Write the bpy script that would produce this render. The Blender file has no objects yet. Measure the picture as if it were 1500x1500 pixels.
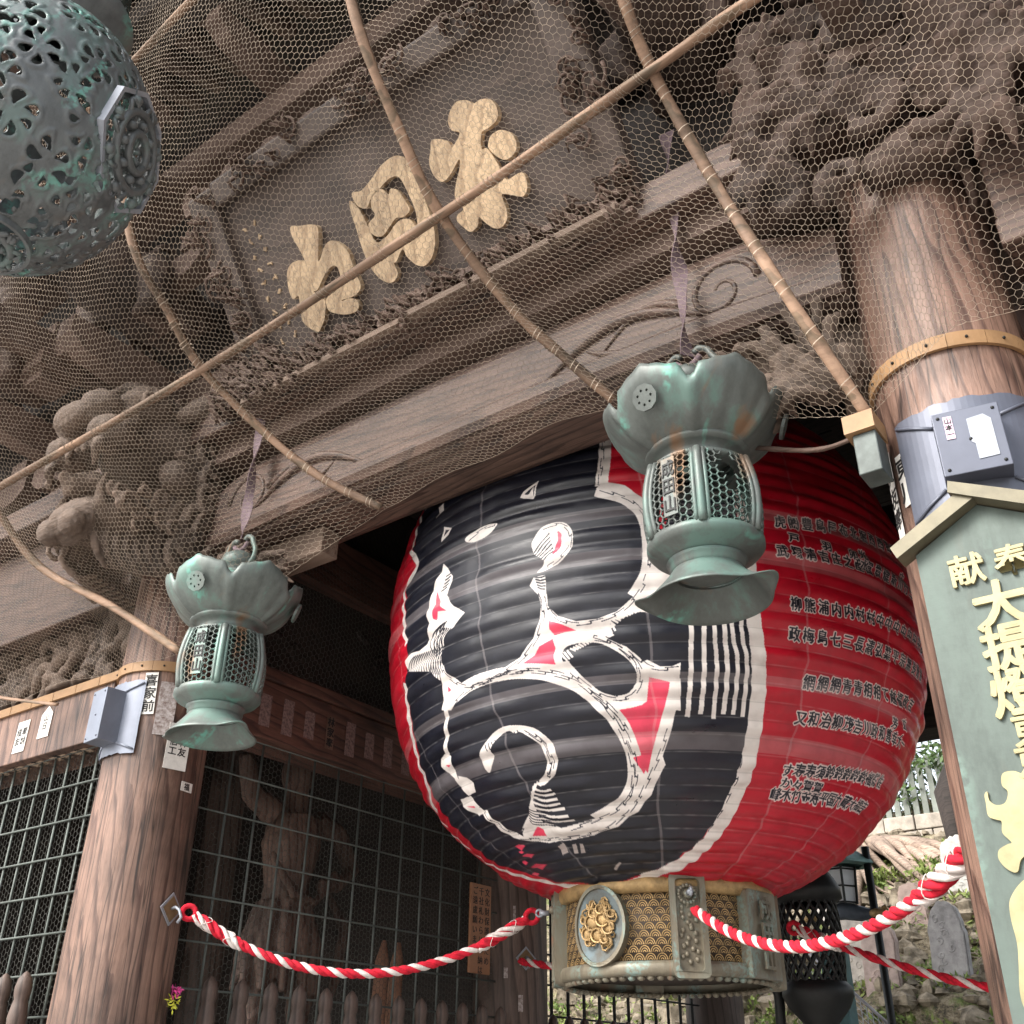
import bpy, bmesh, math, random
import numpy as np
from mathutils import Vector, Matrix
from mathutils.geometry import tessellate_polygon
random.seed(7)
PI = math.pi
R = math.radians
SC = bpy.context.scene
COL = SC.collection

# ------------------------------------------------------------------ camera
CAM = Vector((0, 0, 1.6))
PITCH, YAW, ROLL = R(29.5), R(36.8), R(0.6)
fw = Vector((-math.sin(YAW)*math.cos(PITCH), math.cos(YAW)*math.cos(PITCH), math.sin(PITCH)))
ri = Vector((math.cos(YAW), math.sin(YAW), 0)); up = ri.cross(fw)
ri2 = ri*math.cos(ROLL)+up*math.sin(ROLL); up2 = up*math.cos(ROLL)-ri*math.sin(ROLL)
cam = bpy.data.cameras.new("camera"); cam.sensor_width = 36; cam.lens = 36
cam.clip_start = .05; cam.clip_end = 800
camo = bpy.data.objects.new("camera", cam); COL.objects.link(camo)
camo.matrix_world = Matrix.Translation(CAM) @ Matrix((ri2, up2, -fw)).transposed().to_4x4()
SC.camera = camo
# ------------------------------------------------------------------ world, sun, exposure
W = bpy.data.worlds.new("World"); SC.world = W; W.use_nodes = True
nt = W.node_tree; nt.nodes.clear()
sky = nt.nodes.new('ShaderNodeTexSky'); sky.sky_type = 'NISHITA'; sky.sun_disc = False
SUN_EL, SUN_AZ = R(42), R(200)      # azimuth clockwise from +Y: behind the camera, a little to the left
sky.sun_elevation = SUN_EL; sky.sun_rotation = SUN_AZ; sky.dust_density = 4; sky.air_density = 1.3
bg = nt.nodes.new('ShaderNodeBackground'); bg.inputs[1].default_value = 0.15
wo = nt.nodes.new('ShaderNodeOutputWorld')
hs = nt.nodes.new('ShaderNodeHueSaturation'); hs.inputs['Saturation'].default_value = .35
nt.links.new(sky.outputs[0], hs.inputs['Color']); nt.links.new(hs.outputs[0], bg.inputs[0]); nt.links.new(bg.outputs[0], wo.inputs[0])
sl = bpy.data.lights.new("sun", 'SUN'); sl.energy = 1.5; sl.angle = R(25); sl.color = (1, .96, .9)
so = bpy.data.objects.new("sun", sl); COL.objects.link(so); so.location = (0, -20, 30)
sd = Vector((math.sin(SUN_AZ)*math.cos(SUN_EL), math.cos(SUN_AZ)*math.cos(SUN_EL), math.sin(SUN_EL)))
so.rotation_euler = (-sd).to_track_quat('-Z', 'Y').to_euler()
SC.view_settings.view_transform = 'Standard'; SC.view_settings.look = 'None'
SC.view_settings.exposure = 1.45; SC.view_settings.gamma = 1

# ------------------------------------------------------------------ helpers
ORG = {}
def tag(o, label=None, cat=None, group=None, kind=None):
    if label: o['label'] = label
    if cat: o['category'] = cat
    if group: o['group'] = group
    if kind: o['kind'] = kind
    return o
def thing(name, label, cat, loc=(0, 0, 0), group=None):
    o = bpy.data.objects.new(name, None); COL.objects.link(o); o.location = loc; o.empty_display_size = .1
    ORG[o.name] = Vector(loc)
    return tag(o, label, cat, group)
def kids(o): return [c for c in COL.objects if c.parent == o]
def dup(root, loc, rotz=0, label=None, group=None, scale=1):
    r = root.copy(); COL.objects.link(r); r.location = loc; r.rotation_euler = (0, 0, rotz); r.scale = (scale,)*3
    if label: r['label'] = label
    if group: r['group'] = group
    for ch in kids(root):
        c = ch.copy(); COL.objects.link(c); c.parent = r
        for g in kids(ch):
            d = g.copy(); COL.objects.link(d); d.parent = c
    return r
def frame(o, ux, uy):
    ux = Vector(ux).normalized(); uy = Vector(uy).normalized(); un = ux.cross(uy)
    return Matrix((ux, uy, un)).transposed().to_4x4().copy() if o is None else Matrix.Translation(Vector(o)) @ Matrix((ux, uy, un)).transposed().to_4x4()
FRONT = lambda o: frame(o, (1, 0, 0), (0, 0, 1))        # faces -Y
class MB:
    def __init__(s): s.v = []; s.f = []; s.sm = []
    def add(s, vs, fs, M=None, smooth=False):
        n = len(s.v)
        if M is not None: vs = [M @ Vector(p) for p in vs]
        s.v += [tuple(p) for p in vs]; s.f += [tuple(i+n for i in f) for f in fs]; s.sm += [smooth]*len(fs)
        return s
    def box(s, c, d, M=None, bev=0):
        x, y, z = [k/2 for k in d]; cx, cy, cz = c
        if bev <= 0:
            vs = [(cx+a*x, cy+b*y, cz+e*z) for a in (-1, 1) for b in (-1, 1) for e in (-1, 1)]
            fs = [(0, 1, 3, 2), (4, 6, 7, 5), (0, 4, 5, 1), (2, 3, 7, 6), (0, 2, 6, 4), (1, 5, 7, 3)]
            return s.add(vs, fs, M)
        bm = bmesh.new(); bmesh.ops.create_cube(bm, size=1)
        for v in bm.verts: v.co = Vector((cx+v.co.x*2*x, cy+v.co.y*2*y, cz+v.co.z*2*z))
        bmesh.ops.bevel(bm, geom=bm.edges[:], offset=bev, segments=2, affect='EDGES', profile=.5)
        bm.verts.index_update()
        s.add([v.co.copy() for v in bm.verts], [[v.index for v in f.verts] for f in bm.faces], M, False); bm.free(); return s
    def b2(s, lo, hi, M=None, bev=0):
        return s.box([(a+b)/2 for a, b in zip(lo, hi)], [abs(b-a) for a, b in zip(lo, hi)], M, bev)
    def tube(s, pts, r, n=8, cap=True, M=None, flat=None):
        pts = [Vector(p) for p in pts]; m = len(pts); rs = r if isinstance(r, (list, tuple)) else [r]*m
        vs = []; fs = []; pu = None
        for i, p in enumerate(pts):
            t = (pts[min(i+1, m-1)]-pts[max(i-1, 0)]).normalized()
            if pu is None: pu = t.orthogonal().normalized()
            pu = (pu-t*pu.dot(t)); pu = pu.normalized() if pu.length > 1e-6 else t.orthogonal().normalized()
            w = t.cross(pu)
            for k in range(n):
                a = 2*PI*k/n; vs.append(p+(pu*math.cos(a)+w*math.sin(a)*(flat or 1))*rs[i])
        for i in range(m-1):
            for k in range(n): fs.append((i*n+k, i*n+(k+1) % n, (i+1)*n+(k+1) % n, (i+1)*n+k))
        if cap: fs.append(tuple(range(n))[::-1]); fs.append(tuple(range((m-1)*n, m*n)))
        return s.add(vs, fs, M, n > 5)
    def lathe(s, prof, n=32, c=(0, 0, 0), M=None, a0=0, a1=2*PI, smooth=True, rf=None):
        full = abs(a1-a0-2*PI) < 1e-6; k = n if full else n+1; vs = []; fs = []
        for j, (r, z) in enumerate(prof):
            for i in range(k):
                a = a0+(a1-a0)*i/n; rr = r*(rf(a, z) if rf else 1); vs.append((c[0]+rr*math.cos(a), c[1]+rr*math.sin(a), c[2]+z))
        for j in range(len(prof)-1):
            for i in range(n): i2 = (i+1) % k; fs.append((j*k+i, j*k+i2, (j+1)*k+i2, (j+1)*k+i))
        return s.add(vs, fs, M, smooth)
    def prism(s, poly, d, M, holes=(), d0=0):
        loops = [[Vector((x, y, 0)) for x, y in poly]]+[[Vector((x, y, 0)) for x, y in h] for h in holes]
        tris = tessellate_polygon(loops); allp = [p for l in loops for p in l]; n = len(allp)
        vs = [(p.x, p.y, d0) for p in allp]+[(p.x, p.y, d0+d) for p in allp]
        fs = []
        for a, b, c in tris:
            ar = (allp[b]-allp[a]).cross(allp[c]-allp[a]).z
            if ar < 0: b, c = c, b
            fs.append((a, c, b)); fs.append((a+n, b+n, c+n))
        k = 0
        for l in loops:
            m = len(l); ar = sum(l[i].x*l[(i+1) % m].y-l[(i+1) % m].x*l[i].y for i in range(m)); out = (ar > 0) == (k == 0)
            for i in range(m):
                a, b = k+i, k+(i+1) % m
                fs.append((a, b, b+n, a+n) if out else (b, a, a+n, b+n))
            k += m
        return s.add(vs, fs, M)
    def ell(s, c, r, n=14, M=None, m=9):
        vs = [];fs = []
        for j in range(1, m):
            t = PI*j/m
            for i in range(n): a = 2*PI*i/n; vs.append((c[0]+r[0]*math.sin(t)*math.cos(a), c[1]+r[1]*math.sin(t)*math.sin(a), c[2]+r[2]*math.cos(t)))
        vs += [(c[0], c[1], c[2]+r[2]), (c[0], c[1], c[2]-r[2])]; q = len(vs)
        for j in range(m-2):
            for i in range(n): fs.append((j*n+i, (j+1)*n+i, (j+1)*n+(i+1) % n, j*n+(i+1) % n))
        for i in range(n): fs.append((q-2, i, (i+1) % n)); fs.append((q-1, (m-2)*n+(i+1) % n, (m-2)*n+i))
        return s.add(vs, fs, M, True)
    def build(s, name, mat, parent=None, o=None):
        org = Vector((0, 0, 0))
        if o is not None: org = Vector(o)
        p = parent
        while p is not None:
            if p.name in ORG: org = ORG[p.name]; break
            p = p.parent
        me = bpy.data.meshes.new(name)
        a = np.array(s.v, dtype=float)-np.array(org)
        me.from_pydata(a.tolist(), [], s.f); me.polygons.foreach_set('use_smooth', s.sm); me.update()
        if mat: me.materials.append(mat)
        ob = bpy.data.objects.new(name, me); COL.objects.link(ob)
        if parent: ob.parent = parent
        elif o is not None: ob.location = org
        return ob
def struct(o): o['kind'] = 'structure'; return o
def crom(pts, n=6, closed=False):
    pts = [Vector(p) for p in pts]; m = len(pts); out = []
    rng = range(m if closed else m-1)
    for i in rng:
        if closed: p0, p1, p2, p3 = pts[i-1], pts[i], pts[(i+1) % m], pts[(i+2) % m]
        else: p0, p1, p2, p3 = pts[max(i-1, 0)], pts[i], pts[i+1], pts[min(i+2, m-1)]
        for k in range(n):
            t = k/n; out.append(.5*((2*p1)+(p2-p0)*t+(2*p0-5*p1+4*p2-p3)*t*t+(3*p1-p0-3*p2+p3)*t**3))
    if not closed: out.append(pts[-1])
    return out
def glyph_mesh(ch, bold=.02, ext=0):
    c = bpy.data.curves.new('txt', 'FONT'); c.body = ch; c.offset = bold; c.extrude = ext; c.resolution_u = 3
    if ext: c.bevel_depth = 0
    o = bpy.data.objects.new('txt', c); COL.objects.link(o)
    bpy.context.view_layer.update()
    me = bpy.data.meshes.new_from_object(o.evaluated_get(bpy.context.evaluated_depsgraph_get()))
    bpy.data.objects.remove(o); bpy.data.curves.remove(c)
    return me
def add_text(mb, ch, size, M, depth=.01, bold=.02, sx=1, fat=0):     # one character centred on M, extruded along M's z
    me = glyph_mesh(ch, bold, .5)
    for q, (dx, dy) in enumerate(((0, 0), (1, .2), (-1, -.2), (.2, 1), (-.2, -1), (.7, -.7), (-.7, .7)) if fat else ((0, 0),)):
        vs = [((v.co.x-.5+dx*fat)*size*sx, (v.co.y-.37+dy*fat)*size, (v.co.z+.5)*(depth+q*.0004)) for v in me.vertices]
        mb.add(vs, [tuple(p.vertices) for p in me.polygons], M)
    bpy.data.meshes.remove(me)

# ------------------------------------------------------------------ materials
def mat(name, rough=.6, metal=0, spec=.5):
    m = bpy.data.materials.new(name); m.use_nodes = True; t = m.node_tree; b = t.nodes['Principled BSDF']
    b.inputs['Roughness'].default_value = rough; b.inputs['Metallic'].default_value = metal; b.inputs['Specular IOR Level'].default_value = spec
    return m, t, b
def nn(t, typ, **k):
    n = t.nodes.new(typ)
    for a, v in k.items():
        if hasattr(n, a): setattr(n, a, v)
        else: n.inputs[a].default_value = v
    return n
def ramp(t, fac, stops):
    r = t.nodes.new('ShaderNodeValToRGB'); e = r.color_ramp.elements
    while len(e) < len(stops): e.new(.5)
    for i, (p, c) in enumerate(stops): e[i].position = p; e[i].color = (*c, 1) if len(c) == 3 else c
    t.links.new(fac, r.inputs[0]); return r
def bump(t, b, h, dist=.004, st=.6):
    n = nn(t, 'ShaderNodeBump', Strength=st, Distance=dist); t.links.new(h, n.inputs['Height']); t.links.new(n.outputs[0], b.inputs['Normal'])
def mixc(t, f, a, b, mode='MIX'):
    n = t.nodes.new('ShaderNodeMix'); n.data_type = 'RGBA'; n.blend_type = mode
    for s, v in ((0, f), (6, a), (7, b)):
        if isinstance(v, (int, float)): n.inputs[s].default_value = v
        elif isinstance(v, tuple): n.inputs[s].default_value = (*v, 1)
        else: t.links.new(v, n.inputs[s])
    return n.outputs[2]
def wood(name, c1, c2, axis='Z', fine=60, ring=1.0, rough=.62, off=(0, 0, 0), stain=.5, bmp=.0035, warp=.12, crack=0, ringmix=1.0):
    m, t, b = mat(name, rough); tc = nn(t, 'ShaderNodeTexCoord'); mp = nn(t, 'ShaderNodeMapping')
    mp.inputs['Location'].default_value = off
    sc = {'Z': (1, 1, .12), 'X': (.12, 1, 1), 'Y': (1, .12, 1)}[axis]; mp.inputs['Scale'].default_value = sc
    t.links.new(tc.outputs['Object'], mp.inputs[0])
    n1 = nn(t, 'ShaderNodeTexNoise', Scale=3.0, Detail=3.0); t.links.new(mp.outputs[0], n1.inputs['Vector'])
    mx = nn(t, 'ShaderNodeVectorMath', operation='MULTIPLY_ADD'); t.links.new(n1.outputs['Color'], mx.inputs[0])
    mx.inputs[1].default_value = (warp,)*3; t.links.new(mp.outputs[0], mx.inputs[2])
    wv = nn(t, 'ShaderNodeTexWave', Scale=9*ring, Distortion=6.0, Detail=2.0); wv.inputs['Detail Scale'].default_value = 1.2
    wv.bands_direction = 'DIAGONAL'; wv.wave_profile = 'SAW'
    t.links.new(mx.outputs[0], wv.inputs['Vector'])
    n2 = nn(t, 'ShaderNodeTexNoise', Scale=float(fine), Detail=4.0, Roughness=.7); t.links.new(mx.outputs[0], n2.inputs['Vector'])
    n3 = nn(t, 'ShaderNodeTexNoise', Scale=1.3, Detail=5.0, Roughness=.6); t.links.new(tc.outputs['Object'], n3.inputs['Vector'])
    a = ramp(t, wv.outputs['Fac'], [(0, c1), (.62, tuple(x*.9 for x in c1)), (.9, c2), (1, tuple((x+y)/2 for x, y in zip(c1, c2)))])
    bb = ramp(t, n2.outputs['Fac'], [(.3, (.55, .53, .52)), (.6, (1, 1, 1))])
    if ringmix < 1: a = nn(t, 'ShaderNodeMix'); a.data_type = 'RGBA'; a.inputs[0].default_value = 0; a.inputs[6].default_value = (*c1, 1); a = type('o', (), {'outputs': [a.outputs[2]]})
    c = mixc(t, .85, a.outputs[0], bb.outputs[0], 'MULTIPLY')
    s3 = ramp(t, n3.outputs['Fac'], [(.35, (1-stain,)*3), (.6, (1, 1, 1)), (.75, (1.0+.25*stain,)*3)])
    c = mixc(t, 1.0, c, s3.outputs[0], 'MULTIPLY')
    if crack:
        m2 = nn(t, 'ShaderNodeMapping'); m2.inputs['Scale'].default_value = {'Z': (1, 1, .035), 'X': (.035, 1, 1), 'Y': (1, .035, 1)}[axis]; t.links.new(tc.outputs['Object'], m2.inputs[0])
        n5 = nn(t, 'ShaderNodeTexNoise', Scale=11.0, Detail=3.0); t.links.new(m2.outputs[0], n5.inputs['Vector'])
        k5 = ramp(t, n5.outputs['Fac'], [(.485, (1, 1, 1)), (.5, (1-crack,)*3), (.515, (1, 1, 1))]); c = mixc(t, 1.0, c, k5.outputs[0], 'MULTIPLY')
    if ringmix < 1:      # edge highlights painted in by pointiness so the carved relief reads
        ge = t.nodes.new('ShaderNodeNewGeometry'); ed = ramp(t, ge.outputs['Pointiness'], [(.50, (0, 0, 0)), (.60, (.35,)*3)]); c = mixc(t, ed.outputs[0], c, tuple(min(1, k*2.2) for k in c1))
    t.links.new(c, b.inputs['Base Color'])
    ad = nn(t, 'ShaderNodeMath', operation='MULTIPLY_ADD'); t.links.new(n2.outputs['Fac'], ad.inputs[0]); ad.inputs[1].default_value = .8
    t.links.new(wv.outputs['Fac'], ad.inputs[2]); bump(t, b, ad.outputs[0], bmp)
    return m
def flat(name, c, rough=.6, metal=0, var=.25, scale=8, bmp=0, spec=.5, c2=None):
    m, t, b = mat(name, rough, metal, spec); tc = nn(t, 'ShaderNodeTexCoord')
    n = nn(t, 'ShaderNodeTexNoise', Scale=float(scale), Detail=6.0, Roughness=.65); t.links.new(tc.outputs['Object'], n.inputs['Vector'])
    lo = tuple(x*(1-var) for x in c); hi = c2 or tuple(min(1, x*(1+var)) for x in c)
    r = ramp(t, n.outputs['Fac'], [(.33, lo), (.66, hi)]); t.links.new(r.outputs[0], b.inputs['Base Color'])
    if bmp: bump(t, b, n.outputs['Fac'], bmp)
    return m
def bronze(name, base, verd, amt=.5, scale=5, rough=.55, warm=(.2, .12, .07)):
    m, t, b = mat(name, rough, .25); tc = nn(t, 'ShaderNodeTexCoord'); mp = nn(t, 'ShaderNodeMapping'); mp.inputs['Scale'].default_value = (1, 1, .38)
    t.links.new(tc.outputs['Object'], mp.inputs[0])
    n = nn(t, 'ShaderNodeTexNoise', Scale=float(scale), Detail=8.0, Roughness=.7); t.links.new(mp.outputs[0], n.inputs['Vector'])
    n2 = nn(t, 'ShaderNodeTexNoise', Scale=scale*.6, Detail=4.0); n2.inputs['Distortion'].default_value = 1.5; t.links.new(mp.outputs[0], n2.inputs['Vector'])
    n3 = nn(t, 'ShaderNodeTexNoise', Scale=scale*7.0, Detail=4.0); t.links.new(tc.outputs['Object'], n3.inputs['Vector'])
    r = ramp(t, n.outputs['Fac'], [(.3, tuple(x*.55 for x in base)), (.5, base), (.6, tuple((x*.8+y*.2) for x, y in zip(base, verd)))])
    k = ramp(t, n2.outputs['Fac'], [(.56-.12*amt, (0, 0, 0)), (.66-.1*amt, (1, 1, 1))])
    k3 = ramp(t, n3.outputs['Fac'], [(.4, (0, 0, 0)), (.55, (1, 1, 1))])
    kk = mixc(t, 1.0, k.outputs[0], k3.outputs[0], 'MULTIPLY')
    c = mixc(t, kk, r.outputs[0], verd)
    w = ramp(t, n2.outputs['Fac'], [(.3, (1, 1, 1)), (.38, (0, 0, 0))]); c = mixc(t, w.outputs[0], c, warm)
    t.links.new(c, b.inputs['Base Color']); bump(t, b, n3.outputs['Fac'], .0015)
    return m

M_PILLAR = wood('pillar wood', (.27, .16, .118), (.105, .055, .041), 'Z', 70, .8, .5, stain=.75, bmp=.006, warp=.35, crack=.75)
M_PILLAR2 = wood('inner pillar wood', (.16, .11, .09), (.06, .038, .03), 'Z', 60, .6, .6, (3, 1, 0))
M_BEAM = wood('beam wood', (.14, .082, .060), (.056, .030, .022), 'X', 45, 1.2, .6, stain=.5, crack=.6)
M_BEAM_Y = wood('side beam wood', (.15, .07, .05), (.06, .03, .025), 'Y', 45, 1.0, .6, stain=.5)
M_OLD = wood('weathered carved wood', (.082, .050, .037), (.040, .023, .017), 'X', 60, 1.6, .75, stain=.7, bmp=.011, warp=.5, ringmix=0)
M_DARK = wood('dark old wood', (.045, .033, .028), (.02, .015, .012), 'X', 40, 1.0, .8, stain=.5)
M_BOARD = wood('signboard wood', (.105, .075, .062), (.06, .042, .035), 'X', 60, .8, .7, stain=.4)
M_LETTER = wood('faded gilt wood', (.74, .54, .34), (.48, .33, .20), 'Z', 60, .7, .65, stain=.45, crack=.5)
M_CARVE = wood('grey carved wood', (.14, .097, .072), (.085, .057, .043), 'X', 70, 1.8, .75, stain=.7, bmp=.012, warp=.5, ringmix=0)
M_BATTEN = flat('new wood batten', (.31, .18, .085), .6, 0, .2, 6)
M_BAMBOO = wood('bamboo pole', (.40, .255, .17), (.20, .14, .09), 'X', 30, .6, .7, stain=.7)
M_WIRE = flat('galvanised wire', (.37, .30, .23), .5, .3, .3, 3)
M_WIRE_D = flat('grey wire', (.075, .075, .065), .6, .2, .2, 5)
M_BAR = flat('grille bar', (.10, .115, .105), .6, .2, .25, 7)
M_BRONZE = bronze('verdigris bronze', (.115, .130, .122), (.16, .47, .38), -.15, 4, .5)
M_BRONZE2 = bronze('light verdigris bronze', (.155, .180, .168), (.16, .47, .38), -.05, 5, .5)
M_BRONZE3 = bronze('grey openwork bronze', (.125, .135, .138), (.15, .34, .29), -.2, 9, .45, (.12,.11,.10))
M_BRONZE_D = bronze('dark bronze', (.035, .045, .042), (.07, .16, .13), .2, 5, .5)
M_RED = flat('rope red', (.50, .008, .026), .95, 0, .4, 34, .006)
M_WHITE = flat('rope white', (.64, .58, .55), .95, 0, .22, 34, .006)
M_GOLD = flat('aged brass', (.34, .225, .10), .5, .4, .4, 14, .0006)
M_GOLD_D = flat('dark brass', (.19, .125, .065), .5, .3, .4, 12)
M_GOLDL = flat('gilt lettering', (.31, .275, .15), .55, .3, .2, 12)
M_PATINA = bronze('patinated base metal', (.19, .165, .12), (.20, .27, .24), .1, 9, .5, (.24, .14, .09))
M_BLACK = flat('black iron', (.012, .013, .013), .5, .3, .3, 9)
M_STEEL = flat('blue grey sheet metal', (.105, .115, .15), .45, .3, .12, 5, .0004)
M_STEEL_L = flat('light sheet metal', (.30, .32, .36), .4, .3, .1, 12)
M_STRAP = flat('dusty purple strap', (.17, .12, .135), .8, 0, .25, 20)
M_PAPER = flat('white paper', (.70, .68, .64), .8, 0, .1, 30)
M_INK = flat('black ink', (.015, .014, .014), .7, 0, .2, 30)
M_STONE = flat('weathered stone', (.34, .31, .29), .85, 0, .3, 5, .01)

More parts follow.
